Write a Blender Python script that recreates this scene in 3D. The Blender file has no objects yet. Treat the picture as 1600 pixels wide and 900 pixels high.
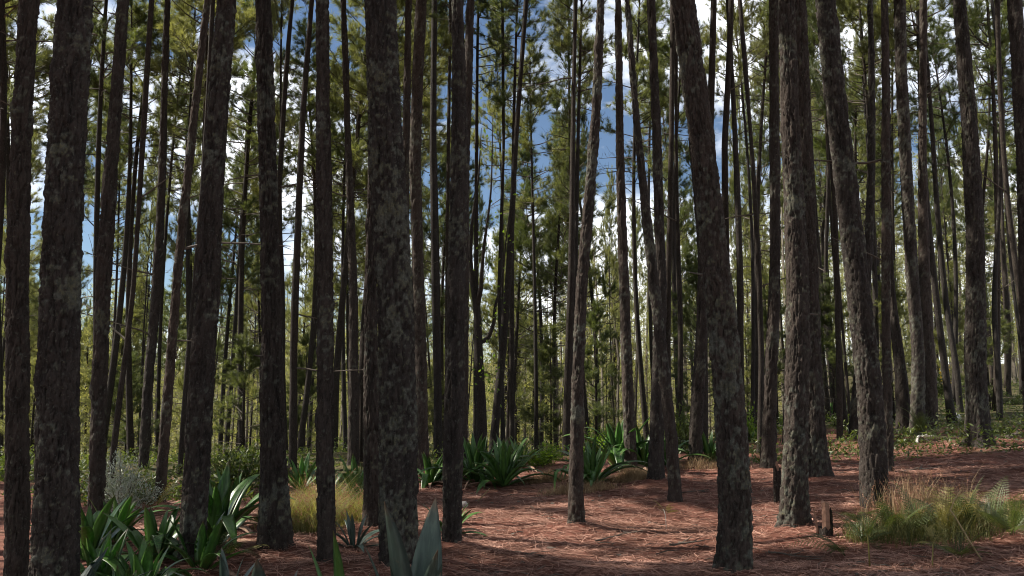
import bpy, math, random
import numpy as np
from mathutils import Vector, Matrix, Euler

# ------------------------------------------------------------------ camera, sky, sun
S = bpy.context.scene
COL = S.collection
FPX = 1386.0                      # focal length in photo pixels (1600 wide)
HOR = 612.0                       # row of the horizon
PITCH = math.atan((HOR - 450.0) / FPX)
CAM_Z = 1.55
SUN_EL, SUN_BACK = math.radians(45), math.radians(13)   # sun stands left, a little beyond the scene

cam_d = bpy.data.cameras.new('camera')
cam_d.sensor_width = 36.0
cam_d.lens = 36.0 * FPX / 1600.0
cam_d.clip_start, cam_d.clip_end = 0.05, 3000.0
cam = bpy.data.objects.new('camera', cam_d)
cam.location = (0, 0, CAM_Z)
cam.rotation_euler = (math.pi / 2 + PITCH, 0, 0)
COL.objects.link(cam)
S.camera = cam

sun_to = Vector((-math.cos(SUN_EL) * math.cos(SUN_BACK), math.cos(SUN_EL) * math.sin(SUN_BACK), math.sin(SUN_EL)))
sl = bpy.data.lights.new('sun', 'SUN')
sl.energy, sl.angle, sl.color = 5.0, math.radians(0.53), (1.0, 0.93, 0.82)
sun = bpy.data.objects.new('sun', sl)
sun.rotation_euler = (-sun_to).to_track_quat('-Z', 'Y').to_euler()
COL.objects.link(sun)

W = bpy.data.worlds.new('World')
S.world = W
W.use_nodes = True
wn, wl = W.node_tree.nodes, W.node_tree.links
wn.clear()
w_out = wn.new('ShaderNodeOutputWorld')
w_bg = wn.new('ShaderNodeBackground')
w_bg.inputs['Strength'].default_value = 0.05
w_sky = wn.new('ShaderNodeTexSky')
w_sky.sky_type = 'NISHITA'
w_sky.sun_disc = False
w_sky.sun_elevation = SUN_EL
w_sky.sun_rotation = math.atan2(sun_to.x, sun_to.y)
w_sky.altitude, w_sky.air_density, w_sky.dust_density, w_sky.ozone_density = 900.0, 1.0, 0.2, 2.2
w_tc = wn.new('ShaderNodeTexCoord')
w_map = wn.new('ShaderNodeMapping')
w_map.inputs['Scale'].default_value = (1.0, 1.0, 1.9)
w_map.inputs['Location'].default_value = (0.35, 0.2, 0.0)
w_noise = wn.new('ShaderNodeTexNoise')
w_noise.inputs['Scale'].default_value = 2.6
w_noise.inputs['Detail'].default_value = 7.0
w_noise.inputs['Roughness'].default_value = 0.58
w_ramp = wn.new('ShaderNodeValToRGB')
w_ramp.color_ramp.elements[0].position = 0.46
w_ramp.color_ramp.elements[1].position = 0.60
w_mix = wn.new('ShaderNodeMix')
w_mix.data_type = 'RGBA'
w_mix.inputs['B'].default_value = (19.0, 19.5, 20.4, 1)
wl.new(w_tc.outputs['Generated'], w_map.inputs['Vector'])
wl.new(w_map.outputs['Vector'], w_noise.inputs['Vector'])
wl.new(w_noise.outputs['Fac'], w_ramp.inputs['Fac'])
wl.new(w_ramp.outputs['Color'], w_mix.inputs['Factor'])
wl.new(w_sky.outputs['Color'], w_mix.inputs['A'])
wl.new(w_mix.outputs['Result'], w_bg.inputs['Color'])
wl.new(w_bg.outputs['Background'], w_out.inputs['Surface'])

S.view_settings.view_transform = 'Standard'
S.view_settings.look = 'None'
S.view_settings.exposure = 1.1
S.view_settings.gamma = 1.0
S.view_settings.use_curve_mapping = False
S.render.engine = 'CYCLES'
S.cycles.use_denoising = True
S.cycles.filter_width = 1.05
S.cycles.max_bounces = 6
S.cycles.diffuse_bounces = 3
S.cycles.glossy_bounces = 2
S.cycles.transmission_bounces = 3
S.cycles.caustics_reflective = False
S.cycles.caustics_refractive = False

rng = np.random.default_rng(7)
random.seed(7)

# ------------------------------------------------------------------ small maths helpers
def smooth(a, b, v):
    t = np.clip((np.asarray(v, float) - a) / (b - a), 0, 1)
    return t * t * (3 - 2 * t)

def _hash(ix, iy, iz, seed):
    h = (ix.astype(np.int64) * 374761393 + iy.astype(np.int64) * 668265263 + iz.astype(np.int64) * 2147483647 + seed * 974711) & 0xFFFFFFFF
    h = ((h ^ (h >> 13)) * 1274126177) & 0xFFFFFFFF
    h = h ^ (h >> 16)
    return (h & 0xFFFFFF) / float(0xFFFFFF)

def vnoise(x, y, z, seed=0):
    x, y, z = np.broadcast_arrays(np.asarray(x, float), np.asarray(y, float), np.asarray(z, float))
    ix, iy, iz = np.floor(x), np.floor(y), np.floor(z)
    fx, fy, fz = x - ix, y - iy, z - iz
    fx, fy, fz = fx * fx * (3 - 2 * fx), fy * fy * (3 - 2 * fy), fz * fz * (3 - 2 * fz)
    ix, iy, iz = ix.astype(np.int64), iy.astype(np.int64), iz.astype(np.int64)
    r = 0
    for a in (0, 1):
        for b in (0, 1):
            for c in (0, 1):
                w = (fx if a else 1 - fx) * (fy if b else 1 - fy) * (fz if c else 1 - fz)
                r = r + w * _hash(ix + a, iy + b, iz + c, seed)
    return r

def fbm(x, y, z, seed=0, oct=4, gain=0.5):
    s, a, f, n = 0, 1.0, 1.0, 0
    for o in range(oct):
        s = s + a * vnoise(x * f, y * f, z * f, seed + o * 17)
        n += a
        a *= gain
        f *= 2.03
    return s / n

def voronoi_wrap(u, v, nu, seed=0):
    """u wraps at nu cells. Returns F1, F2-F1 and a random value for each cell."""
    iu, iv = np.floor(u).astype(np.int64), np.floor(v).astype(np.int64)
    f1 = np.full(u.shape, 9.0); f2 = np.full(u.shape, 9.0); cid = np.zeros(u.shape)
    for a in (-1, 0, 1):
        for b in (-1, 0, 1):
            cu, cv = iu + a, iv + b
            m = np.mod(cu, nu)
            px = cu + 0.1 + 0.8 * _hash(m, cv, cv * 0, seed)
            py = cv + 0.1 + 0.8 * _hash(m, cv, cv * 0 + 5, seed)
            d = np.hypot(u - px, v - py)
            rv = _hash(m, cv, cv * 0 + 9, seed)
            near = d < f1
            f2 = np.where(near, f1, np.minimum(f2, d))
            cid = np.where(near, rv, cid)
            f1 = np.where(near, d, f1)
    return f1, f2 - f1, cid

# ------------------------------------------------------------------ terrain
def gz(x, y):
    x, y = np.asarray(x, float), np.asarray(y, float)
    t = x - 1.2
    rise = 0.078 * (np.sqrt(t * t + 4.0) + t) * 0.5
    rise = rise / (1 + rise / 3.6)
    u = x / np.maximum(y, 6.0)
    wl_ = 1 - smooth(0.02, 0.42, u)
    d = np.maximum(0, y - 21.0)
    drop = 0.36 * d * d / (d + 14.0)
    drop = drop / (1 + drop / 45.0)
    far = smooth(62, 170, y) * 30.0
    z = rise - drop * wl_ + far * (0.05 + 0.95 * wl_) + 0.02 * d * (1 - wl_) * smooth(0, 20, d)
    z = z + 0.10 * np.sin(x * 0.55 + 0.7) * np.sin(y * 0.42 + 1.1) * smooth(2, 9, y)
    z = z + 0.03 * np.sin(x * 1.7 + y * 0.6) * np.sin(y * 1.3 - x * 0.4)
    z = z - 0.02 * np.maximum(0, -x - 4)
    return z

def ray(px, py):
    a, b = (px - 800.0) / FPX, (450.0 - py) / FPX
    c, s = math.cos(PITCH), math.sin(PITCH)
    return np.array([a, c - b * s, s + b * c])

def at_depth(px, py, Y):
    r = ray(px, py)
    return r * (Y / r[1]) + np.array([0, 0, CAM_Z])

def on_ground(px, py):
    r = ray(px, py)
    prev = 2.0
    for Y in np.arange(2.0, 90.0, 0.05):
        p = r * (Y / r[1]) + np.array([0, 0, CAM_Z])
        if p[2] < gz(p[0], p[1]):
            Y = prev + 0.025
            p = r * (Y / r[1]) + np.array([0, 0, CAM_Z])
            p[2] = gz(p[0], p[1])
            return p
        prev = Y
    return r * (60 / r[1]) + np.array([0, 0, CAM_Z])

def to_px(p):
    c, s = math.cos(PITCH), math.sin(PITCH)
    x, y, z = p[0], p[1], p[2] - CAM_Z
    f = y * c + z * s
    return 800 + FPX * x / f, 450 - FPX * (z * c - y * s) / f

# ------------------------------------------------------------------ mesh helpers
def new_mesh(name, verts, faces, mats, smooth_shade=False, attrs=None, midx=None):
    """faces: list of (n,k) int arrays."""
    me = bpy.data.meshes.new(name)
    verts = np.asarray(verts, np.float32)
    me.vertices.add(len(verts))
    me.vertices.foreach_set('co', verts.ravel())
    loops = np.concatenate([np.asarray(f, np.int32).ravel() for f in faces])
    sizes = np.concatenate([np.full(len(f), np.asarray(f).shape[1], np.int32) for f in faces])
    starts = np.concatenate([[0], np.cumsum(sizes)[:-1]]).astype(np.int32)
    me.loops.add(len(loops))
    me.loops.foreach_set('vertex_index', loops)
    me.polygons.add(len(sizes))
    me.polygons.foreach_set('loop_start', starts)
    if midx is not None:
        me.polygons.foreach_set('material_index', np.asarray(midx, np.int32))
    me.polygons.foreach_set('use_smooth', np.full(len(sizes), smooth_shade))
    for k, v in (attrs or {}).items():
        a = me.attributes.new(k, 'FLOAT', 'POINT')
        a.data.foreach_set('value', np.asarray(v, np.float32))
    for m in (mats if isinstance(mats, (list, tuple)) else [mats]):
        me.materials.append(m)
    me.update(calc_edges=True)
    return me

class MB:
    """collects pieces of one mesh"""
    def __init__(s):
        s.v, s.q, s.t, s.n = [], [], [], 0
    def add(s, verts, quads=None, tris=None):
        verts = np.asarray(verts, float)
        if quads is not None and len(quads): s.q.append(np.asarray(quads, np.int32) + s.n)
        if tris is not None and len(tris): s.t.append(np.asarray(tris, np.int32) + s.n)
        s.v.append(verts); s.n += len(verts)
    def mesh(s, name, mat, smooth_shade=False):
        fs = []
        if s.q: fs.append(np.concatenate(s.q))
        if s.t: fs.append(np.concatenate(s.t))
        return new_mesh(name, np.concatenate(s.v), fs, mat, smooth_shade)

def tube_geo(pts, rad, sides=6, cap=True):
    pts = np.asarray(pts, float); rad = np.asarray(rad, float)
    n = len(pts)
    tan = np.gradient(pts, axis=0)
    tan /= np.linalg.norm(tan, axis=1)[:, None] + 1e-12
    ref = np.array([1.0, 0, 0]) if abs(tan[0][0]) < 0.8 else np.array([0, 1.0, 0])
    u = np.cross(tan, ref); u /= np.linalg.norm(u, axis=1)[:, None] + 1e-12
    w = np.cross(tan, u)
    th = np.arange(sides) / sides * 2 * math.pi
    v = pts[:, None, :] + rad[:, None, None] * (np.cos(th)[None, :, None] * u[:, None, :] + np.sin(th)[None, :, None] * w[:, None, :])
    v = v.reshape(-1, 3)
    i = np.arange(n - 1)[:, None] * sides; j = np.arange(sides)[None, :]; k = (j + 1) % sides
    q = np.stack([i + j, i + k, i + sides + k, i + sides + j], -1).reshape(-1, 4)
    t = None
    if cap:
        v = np.vstack([v, pts[-1], pts[0]])
        c = n * sides
        jj = np.arange(sides); kk = (jj + 1) % sides
        t = np.vstack([np.stack([(n - 1) * sides + jj, (n - 1) * sides + kk, np.full(sides, c)], -1),
                       np.stack([kk, jj, np.full(sides, c + 1)], -1)])
    return v, q, t

def link(name, data, parent=None, loc=None, rot=None, scale=None):
    o = bpy.data.objects.new(name, data)
    COL.objects.link(o)
    if parent is not None: o.parent = parent
    if loc is not None: o.location = loc
    if rot is not None: o.rotation_euler = rot
    if scale is not None: o.scale = scale
    return o

def tag(o, label, cat, group=None, kind=None):
    if label: o['label'] = label
    if cat: o['category'] = cat
    if group: o['group'] = group
    if kind: o['kind'] = kind
    return o

# ------------------------------------------------------------------ materials
def mat_new(name):
    m = bpy.data.materials.new(name)
    m.use_nodes = True
    nt = m.node_tree
    nt.nodes.clear()
    return m, nt.nodes, nt.links

def mixc(n, l, fac, a, b):
    m = n.new('ShaderNodeMix'); m.data_type = 'RGBA'
    for key, val in (('Factor', fac), ('A', a), ('B', b)):
        if hasattr(val, 'is_linked') or hasattr(val, 'links'):
            l.new(val, m.inputs[key])
        elif key == 'Factor':
            m.inputs[key].default_value = val
        else:
            m.inputs[key].default_value = (*val, 1)
    return m.outputs['Result']

def noise(n, l, vec, scale, detail=4, rough=0.55):
    t = n.new('ShaderNodeTexNoise')
    t.inputs['Scale'].default_value = scale
    t.inputs['Detail'].default_value = detail
    t.inputs['Roughness'].default_value = rough
    if vec is not None: l.new(vec, t.inputs['Vector'])
    return t.outputs['Fac']

def ramp(n, l, fac, a, b):
    r = n.new('ShaderNodeMapRange'); r.interpolation_type = 'SMOOTHSTEP'
    l.new(fac, r.inputs['Value'])
    r.inputs['From Min'].default_value = a
    r.inputs['From Max'].default_value = b
    return r.outputs['Result']

def math_(n, l, op, a, b):
    m = n.new('ShaderNodeMath'); m.operation = op
    for i, v in enumerate((a, b)):
        if isinstance(v, (int, float)): m.inputs[i].default_value = v
        else: l.new(v, m.inputs[i])
    return m.outputs[0]

def bark_material(name, c1, c2, lichen_c, lichen_c2, patch=0.62):
    m, n, l = mat_new(name)
    tc = n.new('ShaderNodeTexCoord'); v = tc.outputs['Object']
    oi = n.new('ShaderNodeObjectInfo')
    mp = n.new('ShaderNodeMapping'); mp.inputs['Scale'].default_value = (1, 1, 0.28)
    l.new(v, mp.inputs['Vector'])
    sv = mp.outputs['Vector']
    add = n.new('ShaderNodeVectorMath'); add.operation = 'ADD'
    l.new(sv, add.inputs[0])
    comb = n.new('ShaderNodeCombineXYZ')
    l.new(math_(n, l, 'MULTIPLY', oi.outputs['Random'], 37.0), comb.inputs['X'])
    l.new(comb.outputs[0], add.inputs[1])
    sv = add.outputs[0]
    at_t = n.new('ShaderNodeAttribute'); at_t.attribute_name = 'tone'
    at_l = n.new('ShaderNodeAttribute'); at_l.attribute_name = 'lichen'
    fine = noise(n, l, sv, 75, 4, 0.7)
    mid = noise(n, l, sv, 14, 3)
    base = mixc(n, l, ramp(n, l, math_(n, l, 'ADD', math_(n, l, 'MULTIPLY', at_t.outputs['Fac'], 0.45), math_(n, l, 'MULTIPLY', mid, 0.75)), 0.25, 0.85), c1, c2)
    base = mixc(n, l, math_(n, l, 'MULTIPLY', ramp(n, l, fine, 0.35, 0.75), 0.45), base, tuple(min(1, x * 1.9) for x in c2))
    # moss tint and lichen
    lv = noise(n, l, v, 46, 4, 0.7)
    lcol = mixc(n, l, ramp(n, l, noise(n, l, v, 7, 2), 0.42, 0.62), lichen_c, lichen_c2)
    lcol = mixc(n, l, ramp(n, l, lv, 0.4, 0.7), tuple(x * 0.55 for x in lichen_c), lcol)
    pz = math_(n, l, 'MULTIPLY', ramp(n, l, noise(n, l, v, 9, 5, 0.7), patch, patch + 0.08), 0.7)
    pz = math_(n, l, 'MAXIMUM', pz, math_(n, l, 'MULTIPLY', ramp(n, l, noise(n, l, v, 38, 4, 0.65), 0.575, 0.66), 0.55))
    lf = math_(n, l, 'MAXIMUM', math_(n, l, 'MULTIPLY', at_l.outputs['Fac'], 0.9), pz)
    base = mixc(n, l, math_(n, l, 'MULTIPLY', oi.outputs['Random'], 0.5), base, mixc(n, l, mid, tuple(0.8 * (c1[0] + c1[1] + c1[2]) / 3 for _ in range(3)), tuple(0.85 * (c2[0] + c2[1] + c2[2]) / 3 for _ in range(3))))
    col = mixc(n, l, lf, base, lcol)
    p = n.new('ShaderNodeBsdfPrincipled')
    l.new(col, p.inputs['Base Color'])
    p.inputs['Roughness'].default_value = 0.9
    p.inputs['Specular IOR Level'].default_value = 0.15
    bp = n.new('ShaderNodeBump'); bp.inputs['Strength'].default_value = 1.0; bp.inputs['Distance'].default_value = 0.02
    l.new(math_(n, l, 'ADD', fine, math_(n, l, 'MULTIPLY', mid, 1.5)), bp.inputs['Height'])
    l.new(bp.outputs['Normal'], p.inputs['Normal'])
    o = n.new('ShaderNodeOutputMaterial'); l.new(p.outputs[0], o.inputs[0])
    return m

def leaf_material(name, c1, c2, rough=0.45, trans=0.35, spec=0.4, nscale=3.0, tcol=None, objvar=0.0, streak=False):
    m, n, l = mat_new(name)
    tc = n.new('ShaderNodeTexCoord')
    geo = n.new('ShaderNodeNewGeometry')
    oi = n.new('ShaderNodeObjectInfo')
    f = noise(n, l, tc.outputs['Object'], nscale, 3)
    f = math_(n, l, 'ADD', math_(n, l, 'MULTIPLY', f, 0.6), math_(n, l, 'MULTIPLY', geo.outputs['Random Per Island'], 0.4))
    if objvar: f = math_(n, l, 'ADD', f, math_(n, l, 'MULTIPLY', math_(n, l, 'SUBTRACT', oi.outputs['Random'], 0.5), objvar))
    col = mixc(n, l, ramp(n, l, f, 0.22, 0.78), c1, c2)
    if streak:
        mp = n.new('ShaderNodeMapping'); mp.inputs['Scale'].default_value = (1.2, 55, 55); l.new(tc.outputs['Object'], mp.inputs['Vector'])
        col = mixc(n, l, math_(n, l, 'MULTIPLY', ramp(n, l, noise(n, l, mp.outputs['Vector'], 1.0, 3), 0.4, 0.7), 0.5), col, tuple(x * 1.7 for x in c2))
        spots = ramp(n, l, noise(n, l, tc.outputs['Object'], 16, 4, 0.7), 0.64, 0.72)
        col = mixc(n, l, math_(n, l, 'MULTIPLY', spots, 0.6), col, (0.16, 0.12, 0.06))
        at = n.new('ShaderNodeAttribute'); at.attribute_name = 'tip'
        col = mixc(n, l, at.outputs['Fac'], col, (0.13, 0.08, 0.045))
    p = n.new('ShaderNodeBsdfPrincipled')
    l.new(col, p.inputs['Base Color'])
    p.inputs['Roughness'].default_value = rough
    p.inputs['Specular IOR Level'].default_value = spec
    t = n.new('ShaderNodeBsdfTranslucent')
    tm = n.new('ShaderNodeMix'); tm.data_type = 'RGBA'; tm.blend_type = 'MULTIPLY'; tm.inputs['Factor'].default_value = 1.0
    l.new(col, tm.inputs['A']); tm.inputs['B'].default_value = (*(tcol or (1.6, 1.5, 0.7)), 1)
    l.new(tm.outputs['Result'], t.inputs['Color'])
    ms = n.new('ShaderNodeMixShader'); ms.inputs[0].default_value = trans
    l.new(p.outputs[0], ms.inputs[1]); l.new(t.outputs[0], ms.inputs[2])
    o = n.new('ShaderNodeOutputMaterial'); l.new(ms.outputs[0], o.inputs[0])
    return m

def plain_material(name, c1, c2, scale=8, rough=0.8, bump=0.0):
    m, n, l = mat_new(name)
    tc = n.new('ShaderNodeTexCoord')
    f = noise(n, l, tc.outputs['Object'], scale, 5, 0.65)
    geo = n.new('ShaderNodeNewGeometry')
    f = math_(n, l, 'ADD', math_(n, l, 'MULTIPLY', f, 0.7), math_(n, l, 'MULTIPLY', geo.outputs['Random Per Island'], 0.3))
    p = n.new('ShaderNodeBsdfPrincipled')
    l.new(mixc(n, l, ramp(n, l, f, 0.3, 0.7), c1, c2), p.inputs['Base Color'])
    p.inputs['Roughness'].default_value = rough
    p.inputs['Specular IOR Level'].default_value = 0.25
    if bump:
        b = n.new('ShaderNodeBump'); b.inputs['Strength'].default_value = bump; b.inputs['Distance'].default_value = 0.01
        l.new(f, b.inputs['Height']); l.new(b.outputs['Normal'], p.inputs['Normal'])
    o = n.new('ShaderNodeOutputMaterial'); l.new(p.outputs[0], o.inputs[0])
    return m

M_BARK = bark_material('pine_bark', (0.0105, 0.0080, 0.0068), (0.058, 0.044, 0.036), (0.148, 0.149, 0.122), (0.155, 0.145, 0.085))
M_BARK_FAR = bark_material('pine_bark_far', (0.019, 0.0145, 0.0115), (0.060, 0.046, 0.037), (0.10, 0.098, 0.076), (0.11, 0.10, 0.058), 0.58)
M_BARK_FAR_SUNLIT = plain_material('far_bark_painted_sunlit', (0.10, 0.085, 0.065), (0.22, 0.19, 0.15), 3)  # sunlight on the distant trunks is put into this paler bark colour
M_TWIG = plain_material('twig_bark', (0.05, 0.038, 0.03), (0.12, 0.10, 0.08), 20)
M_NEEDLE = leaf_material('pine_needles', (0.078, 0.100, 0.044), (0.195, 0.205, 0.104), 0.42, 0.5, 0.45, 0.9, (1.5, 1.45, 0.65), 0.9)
M_NEEDLE_FAR_SUNLIT = leaf_material('pine_needles_far_sunlit', (0.14, 0.16, 0.068), (0.28, 0.28, 0.135), 0.5, 0.5, 0.35, 0.25, (1.5, 1.4, 0.7))  # brighter copy of the needle colour, standing in for hazy sunlit foliage
M_AGAVE = leaf_material('agave_leaf', (0.026, 0.068, 0.016), (0.080, 0.160, 0.036), 0.34, 0.30, 0.5, 4.0, (1.3, 1.9, 0.35), 0.6, True)
M_AGAVE_BLUE = leaf_material('agave_leaf_glaucous', (0.026, 0.046, 0.036), (0.058, 0.086, 0.066), 0.42, 0.12, 0.5, 5.0, (1.2, 1.6, 0.6), 0.3, True)
M_AGAVE_DEAD = plain_material('agave_leaf_dead', (0.16, 0.085, 0.05), (0.32, 0.21, 0.15), 9)
M_FERN = leaf_material('fern_leaf', (0.036, 0.056, 0.018), (0.090, 0.112, 0.038), 0.5, 0.35, 0.3, 6, (1.5, 1.6, 0.5), 0.5)
M_FERN_DRY = leaf_material('fern_leaf_yellow', (0.12, 0.115, 0.04), (0.24, 0.21, 0.075), 0.6, 0.3, 0.25, 6, (1.3, 1.2, 0.6), 0.4)
M_GRASS = leaf_material('grass_blade', (0.16, 0.165, 0.060), (0.38, 0.35, 0.18), 0.55, 0.35, 0.3, 2.5, (1.4, 1.4, 0.5))
M_GRASS_DULL = leaf_material('grass_blade_dull', (0.055, 0.068, 0.022), (0.17, 0.155, 0.062), 0.6, 0.3, 0.25, 2.5, (1.4, 1.4, 0.5))
M_GRASS_DRY = leaf_material('grass_blade_dry', (0.23, 0.15, 0.085), (0.40, 0.30, 0.18), 0.65, 0.3, 0.2, 2.5, (1.2, 1.1, 0.9))
M_SEED = leaf_material('grass_seed_head', (0.24, 0.12, 0.085), (0.38, 0.22, 0.15), 0.7, 0.3, 0.15, 3, (1.2, 1.0, 0.8))
M_BUSH = leaf_material('bush_leaf', (0.038, 0.058, 0.018), (0.105, 0.130, 0.042), 0.45, 0.35, 0.35, 2.5, (1.5, 1.6, 0.5), 0.5)
M_BUSH_GREY = leaf_material('grey_shrub_leaf', (0.20, 0.235, 0.17), (0.38, 0.41, 0.36), 0.45, 0.2, 0.4, 3, (1.2, 1.2, 1.0))
M_LIGHTLEAF = leaf_material('fresh_leaf', (0.09, 0.16, 0.025), (0.18, 0.25, 0.05), 0.45, 0.45, 0.3, 3, (1.6, 1.7, 0.5))
M_YELLOW = leaf_material('yellow_leaf', (0.55, 0.36, 0.02), (0.75, 0.55, 0.05), 0.5, 0.4, 0.3, 3, (1.2, 1.1, 0.6))
M_STRAW = plain_material('dry_stalk', (0.22, 0.15, 0.075), (0.34, 0.26, 0.14), 12)
M_WOOD = plain_material('split_wood', (0.16, 0.085, 0.055), (0.33, 0.19, 0.13), 22, 0.85, 0.5)
M_GREYWOOD = plain_material('weathered_wood', (0.30, 0.28, 0.25), (0.55, 0.53, 0.49), 10, 0.8, 0.4)
M_STONE = plain_material('pale_stone', (0.24, 0.21, 0.18), (0.45, 0.42, 0.38), 9, 0.85, 0.4)
M_LITTER = plain_material('fallen_needle', (0.070, 0.026, 0.017), (0.44, 0.245, 0.18), 0.7, 0.7)
M_CONE = plain_material('pine_cone', (0.10, 0.06, 0.04), (0.22, 0.15, 0.10), 30, 0.8)

def ground_material():
    m, n, l = mat_new('needle_covered_ground')
    tc = n.new('ShaderNodeTexCoord'); v = tc.outputs['Object']
    big = noise(n, l, v, 0.55, 4)
    mid = noise(n, l, v, 4.5, 5, 0.65)
    def streak(rot, sc):
        mp = n.new('ShaderNodeMapping'); mp.inputs['Rotation'].default_value = (0, 0, rot); mp.inputs['Scale'].default_value = (9, 90, 9)
        l.new(v, mp.inputs['Vector'])
        return noise(n, l, mp.outputs['Vector'], sc, 2, 0.6)
    st = math_(n, l, 'MAXIMUM', math_(n, l, 'MAXIMUM', streak(0.3, 1.0), streak(1.4, 1.0)), streak(2.5, 1.0))
    col = mixc(n, l, ramp(n, l, mid, 0.3, 0.7), (0.070, 0.026, 0.018), (0.175, 0.070, 0.050))
    col = mixc(n, l, ramp(n, l, st, 0.55, 0.78), col, (0.35, 0.19, 0.142))
    col = mixc(n, l, math_(n, l, 'MULTIPLY', ramp(n, l, big, 0.45, 0.7), 0.35), col, (0.24, 0.14, 0.095))
    # mossy / grassy soil beyond the clearing
    at = n.new('ShaderNodeAttribute'); at.attribute_name = 'green'
    gcol = mixc(n, l, ramp(n, l, mid, 0.35, 0.65), (0.035, 0.040, 0.016), (0.10, 0.078, 0.040))
    gm = ramp(n, l, math_(n, l, 'ADD', math_(n, l, 'MULTIPLY', at.outputs['Fac'], 1.0), math_(n, l, 'MULTIPLY', math_(n, l, 'SUBTRACT', noise(n, l, v, 1.6, 4), 0.5), 0.9)), 0.35, 0.75)
    col = mixc(n, l, gm, col, gcol)
    p = n.new('ShaderNodeBsdfPrincipled'); l.new(col, p.inputs['Base Color'])
    p.inputs['Roughness'].default_value = 0.95; p.inputs['Specular IOR Level'].default_value = 0.1
    b = n.new('ShaderNodeBump'); b.inputs['Strength'].default_value = 0.9; b.inputs['Distance'].default_value = 0.02
    l.new(math_(n, l, 'ADD', math_(n, l, 'MULTIPLY', mid, 1.5), st), b.inputs['Height'])
    l.new(b.outputs['Normal'], p.inputs['Normal'])
    o = n.new('ShaderNodeOutputMaterial'); l.new(p.outputs[0], o.inputs[0])
    return m
M_GROUND = ground_material()

# ------------------------------------------------------------------ the ground, one sheet
def spaced(lo, hi, step, far_lo, far_hi, g=1.16):
    c = list(np.arange(lo, hi, step))
    s, a = step, c[-1]
    while a < far_hi:
        s = min(s * g, 14); a += s; c.append(a)
    s, a = step, c[0]
    pre = []
    while a > far_lo:
        s = min(s * g, 14); a -= s; pre.append(a)
    return np.array(pre[::-1] + c)

def green_mask(x, y):
    u = x / np.maximum(y, 4)
    edge = 17.5 + 3.0 * vnoise(x * 0.35, y * 0.35, 0 * x, 4) - 4.0 * smooth(-0.02, -0.2, u)
    g = smooth(-1.0, 2.5, y - edge)
    # right bank: the red litter reaches further, then low green plants
    gr = smooth(0, 2.0, y - (14.3 + 1.8 * vnoise(x * 0.5, y * 0.5, 0 * x, 9)))
    g = np.where(u > 0.22, np.maximum(g * 0.3, gr * 0.45), g)
    g = np.where((u > 0.22), np.maximum(g, smooth(20, 27, y)), g)
    left = smooth(-0.18, -0.3, u) * 0.35
    return np.clip(np.maximum(g, left), 0, 1)

gx = spaced(-8, 11, 0.09, -260, 260)
gy = spaced(4.0, 19.0, 0.09, -60, 420)
GX, GY = np.meshgrid(gx, gy)
GZ = gz(GX, GY)
nearw = smooth(60, 20, GY)
GZ = GZ + nearw * (0.05 * (fbm(GX * 1.6, GY * 2.2, 0 * GX, 3, 3) - 0.5) + 0.022 * (fbm(GX * 7, GY * 9, 0 * GX, 5, 3) - 0.5))
nx, ny = len(gx), len(gy)
ii, jj = np.meshgrid(np.arange(nx - 1), np.arange(ny - 1))
b0 = jj * nx + ii
gq = np.stack([b0, b0 + 1, b0 + nx + 1, b0 + nx], -1).reshape(-1, 4)
gme = new_mesh('ground', np.stack([GX, GY, GZ], -1).reshape(-1, 3), [gq], M_GROUND, True, {'green': green_mask(GX, GY).ravel()})
tag(link('ground', gme), 'reddish forest floor carpeted with fallen pine needles', 'ground', kind='structure')

# ------------------------------------------------------------------ crowns of pine: branches and needles
def unit(v): return v / (np.linalg.norm(v) + 1e-12)

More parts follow.
